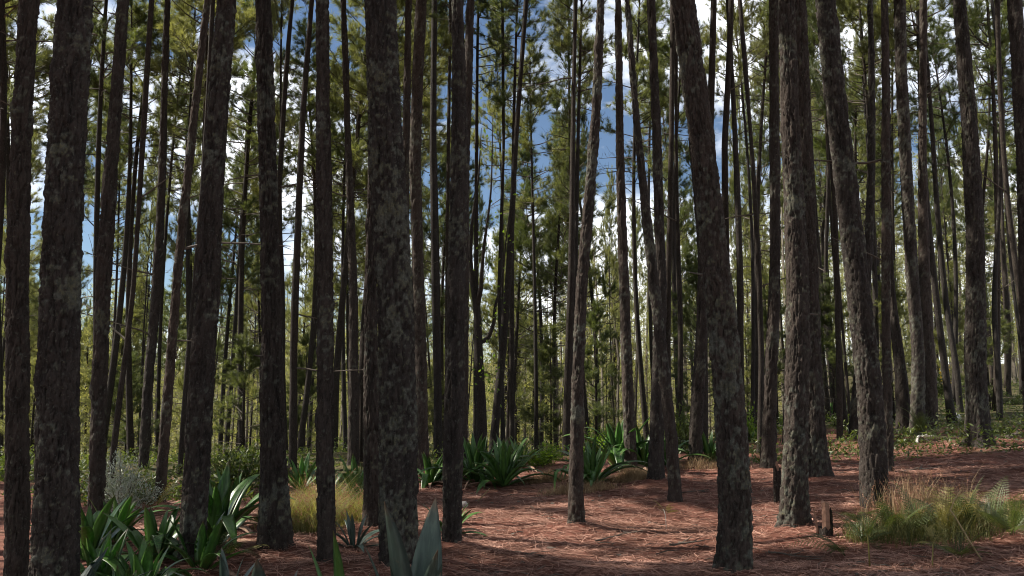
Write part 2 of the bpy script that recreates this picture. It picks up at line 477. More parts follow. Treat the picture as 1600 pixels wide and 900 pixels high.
def make_crown(seed, L, R, per_m=4.6, dead=0.22, needles=54, nlen=0.20):
    r = np.random.default_rng(seed)
    mb, P, D = MB(), [], []
    z = 0.0
    while z < L * 0.97:
        t = z / L
        prof = (0.75 + 0.55 * t / 0.3 if t < 0.3 else 1.3 * (1 - (t - 0.3) / 0.7) ** 0.75) / 1.3
        for k in range(r.integers(2, 5)):
            az = r.uniform(0, 2 * math.pi)
            ln = R * max(0.22, prof) * r.uniform(0.55, 1.2)
            isdead = t < dead and r.random() < 0.75
            el = r.uniform(-0.15, 0.35) + 0.7 * t
            d = np.array([math.cos(az) * math.cos(el), math.sin(az) * math.cos(el), math.sin(el)])
            n = 7
            pts = [np.array([0, 0, z + r.uniform(-0.15, 0.15)])]
            dd = d.copy()
            for s in range(n - 1):
                dd = unit(dd + np.array([r.normal(0, 0.10), r.normal(0, 0.10), r.normal(0.05 if not isdead else -0.03, 0.07)]))
                pts.append(pts[-1] + dd * ln / (n - 1))
            pts = np.array(pts)
            r0 = 0.009 + 0.009 * ln
            mb.add(*tube_geo(pts, np.linspace(r0, 0.005, n), 4, False)[:2])
            nsub = int(4 + ln * (5.2 if not isdead else 1.6))
            for s in range(nsub):
                f = r.uniform(0.28, 1.0)
                i = min(int(f * (n - 1)), n - 2)
                p = pts[i] + (pts[i + 1] - pts[i]) * (f * (n - 1) - i)
                ax = unit(pts[i + 1] - pts[i])
                lat = unit(np.cross(ax, r.normal(size=3)))
                sd = unit(ax * r.uniform(0.35, 1.0) + lat * r.uniform(0.5, 1.0) + np.array([0, 0, r.uniform(-0.05, 0.45)]))
                sl_ = r.uniform(0.22, 0.62) * (1.15 - 0.5 * f)
                q = np.array([p, p + sd * sl_ * 0.5, p + unit(sd + np.array([0, 0, 0.25])) * sl_])
                mb.add(*tube_geo(q, [0.0045, 0.004, 0.003], 3, False)[:2])
                if isdead:
                    if r.random() < 0.5:
                        q2 = np.array([q[1], q[1] + unit(sd + r.normal(0, 0.6, 3)) * sl_ * 0.7])
                        mb.add(*tube_geo(q2, [0.004, 0.003], 3, False)[:2])
                    continue
                P.append(q[2]); D.append(unit(q[2] - q[1]))
                if r.random() < 0.65: P.append(q[1] + r.normal(0, 0.03, 3)); D.append(unit(sd + r.normal(0, 0.5, 3) + np.array([0, 0, 0.3])))
            if not isdead:
                for f in (1.0, 0.85, 0.7):
                    i = min(int(f * (n - 1)), n - 2)
                    P.append(pts[i] + (pts[i + 1] - pts[i]) * (f * (n - 1) - i)); D.append(unit(pts[i + 1] - pts[i] + np.array([0, 0, 0.15])))
        z += r.uniform(0.6, 1.4) / per_m * 1.6
    for k in range(4):
        P.append(np.array([0, 0, L + 0.1 * k])); D.append(unit(np.array([r.normal(0, .2), r.normal(0, .2), 1])))
    P, D = np.array(P), np.array(D)
    N, K = len(P), needles
    ref = r.normal(size=(N, 3))
    U = np.cross(D, ref); U /= np.linalg.norm(U, axis=1)[:, None]
    V = np.cross(D, U)
    phi = r.uniform(0, 2 * math.pi, (N, K)); ang = np.abs(r.normal(0.62, 0.30, (N, K)))
    base = P[:, None, :] - D[:, None, :] * r.uniform(0, 0.13, (N, K, 1))
    nd = np.cos(ang)[..., None] * D[:, None, :] + np.sin(ang)[..., None] * (np.cos(phi)[..., None] * U[:, None, :] + np.sin(phi)[..., None] * V[:, None, :])
    nd[..., 2] -= 0.10
    nd /= np.linalg.norm(nd, axis=2)[..., None]
    ln = nlen * r.uniform(0.7, 1.15, (N, K, 1))
    side = np.cross(nd, r.normal(size=(N, K, 3))); side /= np.linalg.norm(side, axis=2)[..., None] + 1e-9
    w = 0.0042
    v = np.stack([base - side * w, base + side * w, base + nd * ln], 2).reshape(-1, 3)
    # tone per tuft is left to the island noise of the material
    tris = np.arange(len(v)).reshape(-1, 3)
    return mb.mesh('branches', M_TWIG), new_mesh('needles', v, [tris], M_NEEDLE)

CROWNS = []
for k in range(9):
    L = [6.5, 7.5, 8.5, 7.0, 9.0, 6.0, 8.0, 7.5, 9.5][k]
    R = [1.6, 1.75, 1.9, 1.5, 1.65, 1.85, 1.6, 2.0, 1.75][k]
    CROWNS.append((L,) + make_crown(100 + k, L, R))

# ------------------------------------------------------------------ trunks given by where they stand and how they lean
def trunk_mesh(name, zs, xs, ys, rs, detail, lichen, seed, depth, mat, ztop):
    """zs.. dense centre line; detail = pixels wide in the photograph"""
    vis_top = CAM_Z + depth * 0.475 + 0.3
    if detail >= 18:
        step = max(0.010, 3.3 * depth / FPX)
        seg = int(np.clip(detail * 1.55, 28, 96))
    else:
        step = 0.11; seg = 12 if detail >= 9 else 8
    zl = np.concatenate([np.arange(zs[0], min(vis_top, ztop), step), np.arange(min(vis_top, ztop), ztop, 0.45), [ztop]])
    X, Y, Rr = np.interp(zl, zs, xs), np.interp(zl, zs, ys), np.interp(zl, zs, rs)
    th = np.arange(seg) / seg * 2 * math.pi
    T, Z = np.meshgrid(th, zl)
    R2 = Rr[:, None] * np.ones_like(T) * (0.89 if detail >= 18 else 0.94)
    cx, cy = np.cos(T) * R2, np.sin(T) * R2
    # low frequency out-of-round and root flare lobes
    R2 = R2 * (1 + 0.10 * (fbm(cx * 5, cy * 5, Z * 0.9, seed, 2) - 0.5) * 2)
    h = Z - (zs[0] + 0.1)
    R2 = R2 * (1 + 0.42 * np.exp(-h / 0.13) * (0.45 + 0.55 * np.cos(T * (3 + seed % 3) + seed)))
    tone = np.zeros_like(T); lic = np.zeros_like(T)
    if detail >= 18:
        rm = float(np.mean(Rr[:max(2, len(zl) // 2)]))
        nu = max(7, int(round(2 * math.pi * rm / 0.052)))
        wob = 2.2 * (fbm(cx * 16, cy * 16, Z * 7, seed + 3, 4, 0.6) - 0.5)
        f1, e, cid = voronoi_wrap(T / (2 * math.pi) * nu + wob * 0.9, Z / 0.16 + wob * 1.1 + seed, nu, seed)
        f1b, e2, cid2 = voronoi_wrap(T / (2 * math.pi) * nu * 2 + wob * 0.8, Z / 0.034 + wob, nu * 2, seed + 8)
        amp = 0.017 * (rm / 0.15) ** 0.5
        plate = smooth(0.02, 0.14, e)
        flake = smooth(0.0, 0.3, e2) * (0.4 + 0.6 * cid2)
        R2 = R2 + amp * (plate * (0.35 + 0.65 * cid) - 0.6) + amp * 0.62 * (flake - 0.5)
        R2 = R2 + amp * 0.6 * (fbm(cx * 55, cy * 55, Z * 30, seed + 30, 2) - 0.5)
        rg = fbm(cx * 24, cy * 24, Z * 2.6, seed + 40, 3)
        R2 = R2 - amp * 1.1 * smooth(0.80, 0.98, 1 - np.abs(2 * rg - 1) * 1.6)
        kr = np.random.default_rng(seed + 77)
        for _ in range(9):      # branch scars and knots
            t0, z0 = kr.uniform(0, 2 * math.pi), kr.uniform(0.3, min(vis_top, ztop))
            dt = np.abs((T - t0 + math.pi) % (2 * math.pi) - math.pi) * rm
            d = np.hypot(dt, (Z - z0) * 0.8); sz = kr.uniform(0.03, 0.06)
            R2 = R2 + 0.45 * sz * np.exp(-(d / sz) ** 2) - 0.35 * sz * np.exp(-(d / (0.4 * sz)) ** 2)
        big = fbm(cx * 4.2, cy * 4.2, Z * 2.3, seed + 11, 3)
        smallp = fbm(cx * 26, cy * 26, Z * 20, seed + 12, 3)
        f = big * 0.48 + smallp * 0.52
        th0 = 0.64 - 0.145 * lichen
        lic = smooth(th0, th0 + 0.05, f)
        R2 = R2 + lic * (0.0035 + 0.006 * (fbm(cx * 70, cy * 70, Z * 70, seed + 13, 2) - 0.3))
        tone = np.clip(cid * 0.7 + 0.3 * plate, 0, 1)
    V = np.stack([X[:, None] + np.cos(T) * R2, Y[:, None] + np.sin(T) * R2, Z], -1).reshape(-1, 3)
    n = len(zl)
    i = np.arange(n - 1)[:, None] * seg; j = np.arange(seg)[None, :]; k = (j + 1) % seg
    q = np.stack([i + j, i + k, i + seg + k, i + seg + j], -1).reshape(-1, 4)
    return new_mesh(name, V, [q], mat, True, {'tone': tone.ravel(), 'lichen': lic.ravel()} if detail >= 18 else None)

PINES = []     # (name, x pixel at mid height, nick) for the labels of what stands behind
TRUNK_XY = []

def stub(parent, p, az, el, ln, r0, seed):
    r = np.random.default_rng(seed)
    d = np.array([math.cos(az) * math.cos(el), math.sin(az) * math.cos(el), math.sin(el)])
    pts = [np.array(p)]
    n = max(3, int(ln / 0.25) + 2)
    for s in range(n):
        d = unit(d + r.normal(0, 0.09, 3))
        pts.append(pts[-1] + d * ln / n)
    mb = MB()
    mb.add(*tube_geo(pts, np.linspace(r0, r0 * 0.3, len(pts)), 5))
    if ln > 0.6:
        for s in range(int(ln * 4)):
            i = r.integers(1, len(pts) - 1)
            dd = unit(unit(pts[i + 1] - pts[i]) + r.normal(0, 0.7, 3))
            l2 = ln * r.uniform(0.12, 0.35)
            mb.add(*tube_geo([pts[i], pts[i] + dd * l2 * 0.5, pts[i] + unit(dd + r.normal(0, .25, 3)) * l2], [r0 * .35, r0 * .25, r0 * .15], 3))
    return link('dead_branch', mb.mesh('dead_branch', M_TWIG), parent)

def pine(pts, label, nick=None, base=None, depth=None, H=None, lichen=0.5, crown=None, seed=0, group='pines standing in and around the clearing', stubs=0, mat=None, crown_low=None):
    """pts: (row, column, width) in photo pixels from top to bottom; base: row where it meets the ground, or a depth in metres."""
    pts = sorted(pts)
    xb, wb = pts[-1][1], pts[-1][2]
    if depth is None:
        g = on_ground(xb, base); Y = g[1]
    else:
        Y = depth
    cz, cs = math.cos(PITCH), math.sin(PITCH)
    P = []
    for (py, px, w) in pts:
        q = at_depth(px, py, Y)
        fd = q[1] * cz + (q[2] - CAM_Z) * cs
        P.append((q[2], q[0], 0.5 * w * fd / FPX))
    P.sort()
    r = np.random.default_rng(seed + 500)
    x0 = P[0][1]
    zb = float(gz(x0, Y))
    if P[0][0] > zb:      # base below the frame or hidden: carry on down
        k = min(1, len(P) - 1)
        sl = (P[k][1] - P[0][1]) / max(0.3, P[k][0] - P[0][0]) if len(P) > 1 else 0
        x0 = P[0][1] - sl * (P[0][0] - zb) * 0.6
        zb = float(gz(x0, Y))
        P.insert(0, (zb, x0, P[0][2] * 1.04))
    H = H or r.uniform(15.5, 18.5)
    ztop = zb + H
    zt, xt, rt = P[-1]
    sl = (P[-1][1] - P[-2][1]) / max(0.3, P[-1][0] - P[-2][0])
    sl = float(np.clip(sl, -0.14, 0.14))
    zc = [p[0] for p in P]; xc = [p[1] for p in P]; rc = [p[2] for p in P]
    m = 8
    for k in range(1, m + 1):
        f = k / m
        zz = zt + (ztop - zt) * f
        zc.append(zz); xc.append(xt + sl * (zz - zt) * (1 - 0.45 * f)); rc.append(rt * (1 - f) ** 0.8 + 0.018)
    zd = np.arange(zb - 0.12, ztop + 0.01, 0.06)
    xd, rd = np.interp(zd, zc, xc), np.interp(zd, zc, rc)
    kw = 15
    ker = np.hanning(kw + 2)[1:-1]; ker /= ker.sum()
    xp = np.concatenate([xd[0] - (xd[1:kw // 2 + 1][::-1] - xd[0]), xd, xd[-1] - (xd[-kw // 2 + 0:-1][::-1] - xd[-1])])
    pad = kw // 2
    xd = np.convolve(np.pad(xd, pad, mode='reflect', reflect_type='odd'), ker, 'valid')
    rd = np.convolve(np.pad(rd, pad, mode='reflect', reflect_type='odd'), ker, 'valid')
    yd = Y + 0.012 * Y * np.sin((zd - zb) * r.uniform(0.25, 0.5) + r.uniform(0, 6)) * smooth(0.5, 4, zd - zb)
    root = link('pine_tree', None, None, (x0, Y, zb))
    tag(root, label, 'pine tree', group)
    wmax = max(p[2] for p in pts)
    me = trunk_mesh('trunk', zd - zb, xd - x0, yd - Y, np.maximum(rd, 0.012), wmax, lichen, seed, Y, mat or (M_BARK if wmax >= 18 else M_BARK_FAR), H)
    # trunk_mesh works in local height; the visible limit is in world height
    link('trunk', me, root)
    ci = crown if crown is not None else int(r.integers(0, len(CROWNS)))
    L, bme, nme = CROWNS[ci]
    wmax = max(p[2] for p in pts)
    zs_ = H - L * 0.97 * (0.8 if wmax >= 18 else 0.65)
    i = np.searchsorted(zd - zb, zs_)
    a = np.array([xd[i] - x0, yd[i] - Y, zs_]); b = np.array([xd[-1] - x0, yd[-1] - Y, H])
    q = Vector(b - a).to_track_quat('Z', 'Y').to_matrix().to_4x4() @ Matrix.Rotation(r.uniform(0, 6.28), 4, 'Z')
    sc = r.uniform(0.75, 0.95) if wmax >= 18 else r.uniform(0.6, 0.8)
    lz = 0.8 if wmax >= 18 else 0.65
    if seed in (2, 6, 8, 10, 15, 17, 20, 23): sc, lz = 1.45, lz * 1.2  # these crowns are enlarged to throw shade on the right-hand ground
    for nm, d in (('branches', bme), ('crown', nme)):
        o = link(nm, d, root)
        o.matrix_local = Matrix.Translation(a) @ q @ Matrix.Diagonal((sc, sc, lz, 1))
    for s in range(stubs):
        zz = r.uniform(0.25, 0.6) * H if stubs < 90 else 0
        zz = min(zz, (CAM_Z + Y * 0.46) - zb)
        zz = r.uniform(0.35, 1.0) * zz
        i = np.searchsorted(zd - zb, zz)
        az = r.choice([0, math.pi]) + r.normal(0, 0.7)
        ln = r.choice([0.12, 0.2, 0.9, 1.4]) * r.uniform(0.8, 1.2) if wmax < 22 else r.choice([0.06, 0.1, 0.16])
        stub(root, (xd[i] - x0 + math.cos(az) * rd[i] * 0.8, yd[i] - Y + math.sin(az) * rd[i] * 0.8, zz), az, r.uniform(-0.2, 0.5), ln, 0.012 + 0.006 * ln, seed * 31 + s)
    mid = np.interp(450, [p[0] for p in pts], [p[1] for p in pts])
    if nick: PINES.append((mid, nick))
    TRUNK_XY.append((x0, Y))
    return root

# -- the trunks that can be told apart, left to right
pine([(0, 54, 29), (230, 38, 32), (450, 28, 34), (900, 26, 41)], 'dark slim pine trunk standing nearest the left edge', 'the leftmost dark trunk', depth=6.3, lichen=0.12, seed=1)
pine([(0, 33, 9), (150, 29, 10), (450, 22, 12), (720, 18, 14)], 'thin dark pine half hidden behind the leftmost trunk', None, depth=15.0, lichen=0.2, seed=2, stubs=3)
pine([(0, 123, 56), (450, 98, 63), (700, 90, 70), (900, 86, 77)], 'thick dark pine with moss-rimmed left side near the left edge', 'the thick mossy trunk', depth=6.0, lichen=0.42, seed=3)
pine([(0, 200, 19), (225, 184, 22), (450, 165, 25), (650, 154, 26), (845, 149, 28)], 'straight brown pine just right of the thick mossy left trunk', 'the straight brown trunk', base=845, lichen=0.35, seed=4, stubs=2)
pine([(0, 268, 10), (225, 254, 13), (450, 238, 17), (600, 230, 17), (738, 224, 18)], 'slim pine rising behind the pale grey shrub', 'the grey-shrub pine', base=738, lichen=0.3, seed=5, stubs=4)
pine([(0, 330, 11), (225, 305, 14), (450, 278, 16), (620, 262, 17), (795, 248, 19)], 'right-leaning slim pine between the grey shrub and a thick trunk', 'the right-leaning slim pine', base=795, lichen=0.3, seed=6, stubs=4)
pine([(0, 360, 30), (120, 350, 34), (225, 342, 36), (450, 327, 41), (680, 310, 43), (895, 299, 45)], 'lichen-speckled pine rising from the broad green agave clump at left', 'the agave-clump trunk', base=895, lichen=0.55, seed=7, stubs=1)
pine([(200, 316, 6), (450, 301, 7), (750, 280, 9)], 'very thin pine beside the trunk in the agave clump', None, base=752, seed=8, stubs=2)
pine([(130, 243, 5), (450, 224, 7), (700, 212, 8)], 'very thin dark pine left of the slim pine by the shrub', None, base=716, seed=9, stubs=3)
pine([(330, 215, 7), (450, 204, 8), (600, 188, 9), (760, 172, 11)], 'thin right-leaning pine against the straight brown trunk', None, base=765, seed=10, stubs=3)
pine([(0, 413, 28), (225, 417, 29), (450, 421, 32), (600, 424, 39), (760, 428, 47), (868, 430, 62)], 'pine with broad flaring base beside the sunlit dry grass', 'the flaring-based trunk', base=868, lichen=0.5, seed=11, stubs=2)
pine([(0, 461, 6), (130, 450, 8), (300, 436, 9), (500, 428, 10), (720, 420, 11)], 'thin right-leaning pine peeping out behind the flaring trunk', None, depth=19.0, seed=12, stubs=3)
pine([(0, 487, 8), (180, 476, 10), (400, 468, 12), (560, 460, 13), (740, 457, 14)], 'slim dark pine between the flaring trunk and a speckled one', None, base=738, lichen=0.2, seed=13, stubs=3)
pine([(0, 504, 23), (225, 504, 26), (450, 506, 28), (700, 508, 30), (898, 511, 33)], 'straight flaky pine with bright left rim right of the dry grass', 'the straight flaky trunk', base=899, lichen=0.5, seed=14, stubs=1)
pine([(0, 534, 10), (225, 541, 12), (450, 551, 15), (600, 553, 18), (735, 552, 21)], 'slim brown pine behind the bright green agave', 'the bright-agave pine', base=735, lichen=0.25, seed=15, stubs=2)
pine([(200, 583, 9), (380, 576, 11), (520, 567, 14), (735, 566, 17)], 'slim pine touching the brown one behind the bright agave', None, base=733, lichen=0.25, seed=16, stubs=2)
pine([(100, 585, 14), (450, 578, 20), (650, 580, 28), (760, 586, 40), (832, 592, 56)], 'wide-based pine mostly hidden behind the thickest lichen-patched trunk', None, base=832, lichen=0.3, seed=17)
pine([(0, 596, 53), (120, 600, 56), (225, 605, 58), (450, 617, 62), (600, 621, 64), (893, 623, 66)], 'thickest pine at centre left, red-brown bark with large grey lichen patches', 'the thick lichen-patched trunk', base=895, lichen=1.0, seed=18)
pine([(0, 640, 11), (200, 637, 13), (330, 634, 15), (720, 640, 18)], 'slim pine half hidden behind the thick lichen-patched trunk', None, depth=18.0, lichen=0.2, seed=19)
pine([(0, 660, 19), (150, 652, 20), (250, 648, 21), (420, 652, 20), (600, 658, 20), (735, 662, 21)], 'bent pine with lit left edge right of the thick lichen-patched trunk', 'the bent pine', base=742, lichen=0.4, seed=20)
pine([(0, 679, 9), (225, 678, 11), (450, 681, 12), (600, 684, 13), (720, 684, 14)], 'slim straight pine left of the lichen trunk in the clearing', None, base=722, lichen=0.3, seed=21, stubs=2)
pine([(0, 714, 20), (100, 716, 24), (225, 718, 30), (450, 713, 34), (650, 709, 33), (862, 706, 34)], 'grey-barked pine standing at the left edge of the red clearing', 'the grey clearing-edge trunk', base=862, lichen=0.5, seed=22)
pine([(0, 735, 14), (150, 731, 16), (300, 726, 18), (700, 722, 20)], 'pine forking out behind the grey trunk at the clearing edge', None, depth=15.0, lichen=0.2, seed=23)
pine([(0, 703, 5), (300, 701, 6), (640, 698, 8)], 'hair-thin pine hugging the grey trunk at the clearing edge', None, depth=24.0, seed=24)
pine([(0, 785, 5), (225, 787, 5), (450, 780, 7), (690, 786, 8)], 'hair-thin pine behind the dark agaves', None, depth=26.0, seed=26, stubs=3)
pine([(30, 820, 7), (225, 806, 8), (430, 795, 11), (560, 784, 13), (705, 770, 15)], 'right-leaning slim pine rising behind the dark agaves', 'the dark-agave pine', base=716, lichen=0.35, seed=27, stubs=3)
pine([(300, 800, 7), (450, 796, 9), (700, 786, 12)], 'thin pine just right of the slim one behind the dark agaves', None, base=712, seed=28, stubs=3)
pine([(0, 816, 7), (225, 812, 9), (450, 809, 12), (600, 807, 13), (706, 805, 14)], 'slim straight pine right of the dark agaves', None, base=710, lichen=0.3, seed=29, stubs=3)
pine([(430, 835, 5), (550, 845, 6), (700, 857, 8)], 'thin left-leaning sapling pine in the middle background', None, base=707, seed=30, stubs=2, H=13)
pine([(60, 899, 6), (225, 895, 8), (450, 891, 11), (600, 887, 13), (718, 885, 15)], 'slim pine just left of the sunlit clearing trunk', None, base=720, lichen=0.3, seed=31, stubs=3)
pine([(0, 940, 13), (110, 936, 15), (225, 929, 18), (350, 918, 19), (450, 909, 20), (600, 903, 22), (740, 900, 24), (828, 899, 28)], 'slender curved pine sunlit down its left side in the red clearing', 'the sunlit curved trunk', base=828, lichen=0.65, seed=32)
pine([(0, 951, 8), (100, 952, 10), (225, 957, 11), (450, 962, 13), (600, 960, 16), (700, 957, 19)], 'slim pine behind the tall upright agave', None, base=706, lichen=0.3, seed=33)
pine([(0, 964, 11), (225, 968, 14), (450, 977, 18), (600, 981, 20), (737, 986, 22)], 'straight pine growing among the sunlit agaves', 'the agave-ringed pine', base=739, lichen=0.4, seed=34)
pine([(0, 979, 8), (112, 987, 11), (225, 998, 13), (350, 1012, 16), (450, 1024, 18), (600, 1041, 20), (700, 1050, 21), (790, 1056, 24)], 'left-leaning slender pine crossing in front of a straight one', 'the left-leaning slender pine', base=792, lichen=0.45, seed=35)
pine([(0, 1018, 15), (225, 1029, 16), (450, 1036, 18), (560, 1030, 22), (660, 1026, 25), (755, 1025, 30)], 'brown pine crossing behind the left-leaning slender pine', None, base=757, lichen=0.3, seed=36)
pine([(60, 1052, 8), (250, 1046, 9), (450, 1042, 10), (690, 1045, 12)], 'thin pine behind the two crossing trunks', None, depth=22.0, seed=37)
pine([(150, 1057, 5), (450, 1064, 8), (690, 1062, 10)], 'thin pine right of the two crossing trunks', None, base=704, seed=38, stubs=2)
pine([(300, 1088, 13), (400, 1095, 15), (520, 1095, 20), (620, 1090, 22), (726, 1086, 25)], 'warm brown pine sunlit on its left, behind the big leaning trunk', 'the warm brown pine', base=728, lichen=0.25, seed=39)
pine([(450, 1104, 14), (560, 1100, 15), (690, 1098, 17)], 'dark pine just behind the warm brown sunlit one', None, base=706, seed=40)
pine([(0, 1066, 40), (112, 1082, 41), (225, 1099, 43), (340, 1112, 47), (450, 1123, 50), (580, 1137, 52), (720, 1147, 54), (820, 1149, 56), (898, 1145, 60)], 'thick lichen-flecked pine leaning left in the foreground of the clearing', 'the thick leaning trunk', base=903, lichen=0.8, seed=41, stubs=1)
pine([(0, 1139, 9), (112, 1135, 10), (225, 1131, 10), (450, 1140, 12), (680, 1150, 13)], 'slim pine crossing behind the top of the thick leaning trunk', None, depth=20.0, seed=42, stubs=2)
pine([(90, 1143, 7), (300, 1148, 10), (450, 1153, 11), (690, 1160, 13)], 'slim pine right of the thick leaning trunk', None, depth=20.0, seed=43, stubs=2)
pine([(190, 1168, 6), (330, 1176, 8), (450, 1184, 9), (560, 1190, 9), (715, 1187, 10)], 'thin reddish pine left of the dark clearing trunk', None, base=716, seed=44, stubs=3)
pine([(0, 1214, 16), (225, 1211, 17), (450, 1207, 19), (600, 1203, 23), (737, 1200, 28)], 'dark pine just left of the pair of overlapping trunks', 'the dark clearing pine', base=738, lichen=0.3, seed=45)
pine([(200, 1250, 28), (450, 1262, 36), (600, 1268, 40), (700, 1273, 43), (752, 1276, 52)], 'wide dark pine standing right behind the sunlit-based trunk', None, base=752, lichen=0.4, seed=46)
pine([(0, 1234, 27), (225, 1241, 32), (340, 1246, 35), (450, 1249, 38), (600, 1246, 40), (720, 1243, 42), (780, 1241, 45), (828, 1240, 54)], 'pine with grey sunlit base beside the split stump', 'the sunlit-based trunk', base=830, lichen=0.7, seed=47, stubs=1)
pine([(480, 1229, 8), (600, 1228, 8), (690, 1227, 9)], 'thin reddish pine showing left of the sunlit-based trunk', None, base=694, seed=48)
pine([(170, 1290, 7), (330, 1306, 8), (450, 1313, 9), (690, 1312, 11)], 'thin pale pine in the gap left of the leaning right trunk', None, base=696, seed=49, stubs=2)
pine([(420, 1296, 6), (650, 1301, 9)], 'thin dark pine in the gap between two thick right trunks', None, base=655, seed=50, stubs=2)
pine([(0, 1291, 32), (112, 1301, 34), (225, 1312, 36), (340, 1324, 37), (450, 1338, 39), (600, 1357, 42), (700, 1364, 44), (798, 1367, 50)], 'thick dark pine leaning left, rising behind the ferny patch', 'the fern-side leaning trunk', base=800, lichen=0.6, seed=51, stubs=1)
pine([(540, 1344, 14), (690, 1336, 26)], 'pale-based pine peeping out left of the leaning trunk by the ferns', None, base=694, lichen=0.6, seed=52)
pine([(0, 1375, 11), (225, 1379, 14), (450, 1385, 15), (600, 1387, 16), (745, 1388, 18)], 'straight slim pine touching the leaning trunk by the ferns', 'the fern-side slim pine', base=746, lichen=0.45, seed=53, stubs=3)
pine([(300, 1391, 11), (450, 1398, 15), (560, 1407, 19), (672, 1413, 26)], 'pine left of the knotted trunk on the right bank', None, base=677, lichen=0.3, seed=54, stubs=1)
pine([(0, 1408, 20), (112, 1413, 20), (225, 1421, 20), (450, 1433, 22), (560, 1436, 22), (672, 1433, 25)], 'mossy sunlit pine with a pale knot on the right bank', 'the knotted mossy pine', base=679, lichen=0.75, seed=55, stubs=2)
pine([(0, 1438, 12), (225, 1444, 14), (450, 1453, 20), (667, 1455, 22)], 'plain dark pine just right of the knotted mossy one', None, base=670, lichen=0.2, seed=56, stubs=3)
pine([(150, 1446, 6), (300, 1464, 8), (450, 1484, 9), (560, 1494, 10), (640, 1500, 10)], 'pale thin pine leaning left on the right bank', None, base=644, seed=57, stubs=2)
pine([(0, 1497, 20), (112, 1503, 24), (225, 1509, 27), (450, 1518, 31), (560, 1522, 34), (650, 1527, 38), (698, 1530, 48)], 'broad dark pine on the right bank with root flare in red litter', 'the broad right-bank trunk', base=700, lichen=0.45, seed=58, stubs=2)
pine([(50, 1561, 7), (180, 1573, 8), (430, 1592, 9), (640, 1606, 10)], 'pale thin pine leaning left beside the right edge', None, depth=21.0, seed=59, stubs=2)
pine([(0, 1576, 22), (225, 1588, 21), (450, 1600, 22), (690, 1615, 26)], 'dark pine slanting out of the top right corner', 'the dark corner trunk', depth=12.5, lichen=0.2, seed=60)
pine([(300, 1558, 6), (450, 1560, 8), (655, 1562, 10)], 'thin pine right of the broad right-bank trunk', None, base=656, seed=61, stubs=2)
pine([(300, 1574, 5), (610, 1576, 8)], 'thin far pine near the right edge above the bank', None, base=618, seed=62, stubs=2)
pine([(400, 1541, 5), (620, 1540, 7)], 'thin far pine touching the broad right-bank trunk', None, base=626, seed=63)
PINES.sort()

# litter heaped round the feet of the trunks
co = np.empty(len(gme.vertices) * 3, np.float32); gme.vertices.foreach_get('co', co); co = co.reshape(-1, 3)
for (tx, ty) in TRUNK_XY:
    if ty < 20:
        d2 = (co[:, 0] - tx) ** 2 + (co[:, 1] - ty) ** 2
        m = d2 < 1.5
        co[m, 2] += 0.07 * np.exp(-d2[m] / 0.09) + 0.03 * np.exp(-d2[m] / 0.35)
gme.vertices.foreach_set('co', co.ravel()); gme.update()

# ------------------------------------------------------------------ background pines, each a tree of its own
PROTO = []
for k in range(10):
    r = np.random.default_rng(900 + k)
    H = 16.5
    zd = np.linspace(-0.15, H, 26)
    bend = r.normal(0, 0.35); bend2 = r.normal(0, 0.25)
    xd = bend * (zd / H) ** 2 * 1.5 + bend2 * np.sin(zd / H * 3.1)
    yd = r.normal(0, 0.3) * (zd / H) ** 2 + r.normal(0, 0.2) * np.sin(zd / H * 4)
    rd = 0.088 * (1 - zd / H * 0.9).clip(0.05) ** 0.75 + 0.05 * np.exp(-zd.clip(0) / 0.3)
    v, q, t = tube_geo(np.stack([xd, yd, zd], -1), rd, 9)
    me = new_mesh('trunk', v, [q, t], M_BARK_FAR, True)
    L, bme, nme = CROWNS[k % len(CROWNS)]
    i = int(np.searchsorted(zd, H - L))
    a = np.array([np.interp(H - L, zd, xd), np.interp(H - L, zd, yd), H - L]); b = np.array([xd[-1], yd[-1], H])
    Mx = Matrix.Translation(a) @ Vector(b - a).to_track_quat('Z', 'Y').to_matrix().to_4x4()
    PROTO.append((me, bme, nme, Mx))

def far_pine(x, y, s, hs, rot, label, group, k):
    me, bme, nme, Mx = PROTO[k]
    z = float(gz(x, y))
    root = link('pine_tree', None, None, (x, y, z), (random.gauss(0, .02), random.gauss(0, .025), rot), (s, s, hs))
    tag(root, label, 'pine tree', group)
    link('trunk', me, root)
    Mc = Mx if y < 34 else Matrix.Translation((0, 0, 16.5)) @ Matrix.Diagonal((0.95, 0.95, 1.3, 1)) @ Matrix.Translation((0, 0, -16.5)) @ Mx
    o = link('branches', bme, root); o.matrix_local = Mc
    o = link('crown', nme, root); o.matrix_local = Mc
    return root

def gap_names(px):
    l, r_ = None, None
    for m, nk in PINES:
        if m < px: l = nk
        elif r_ is None: r_ = nk
    return l, r_

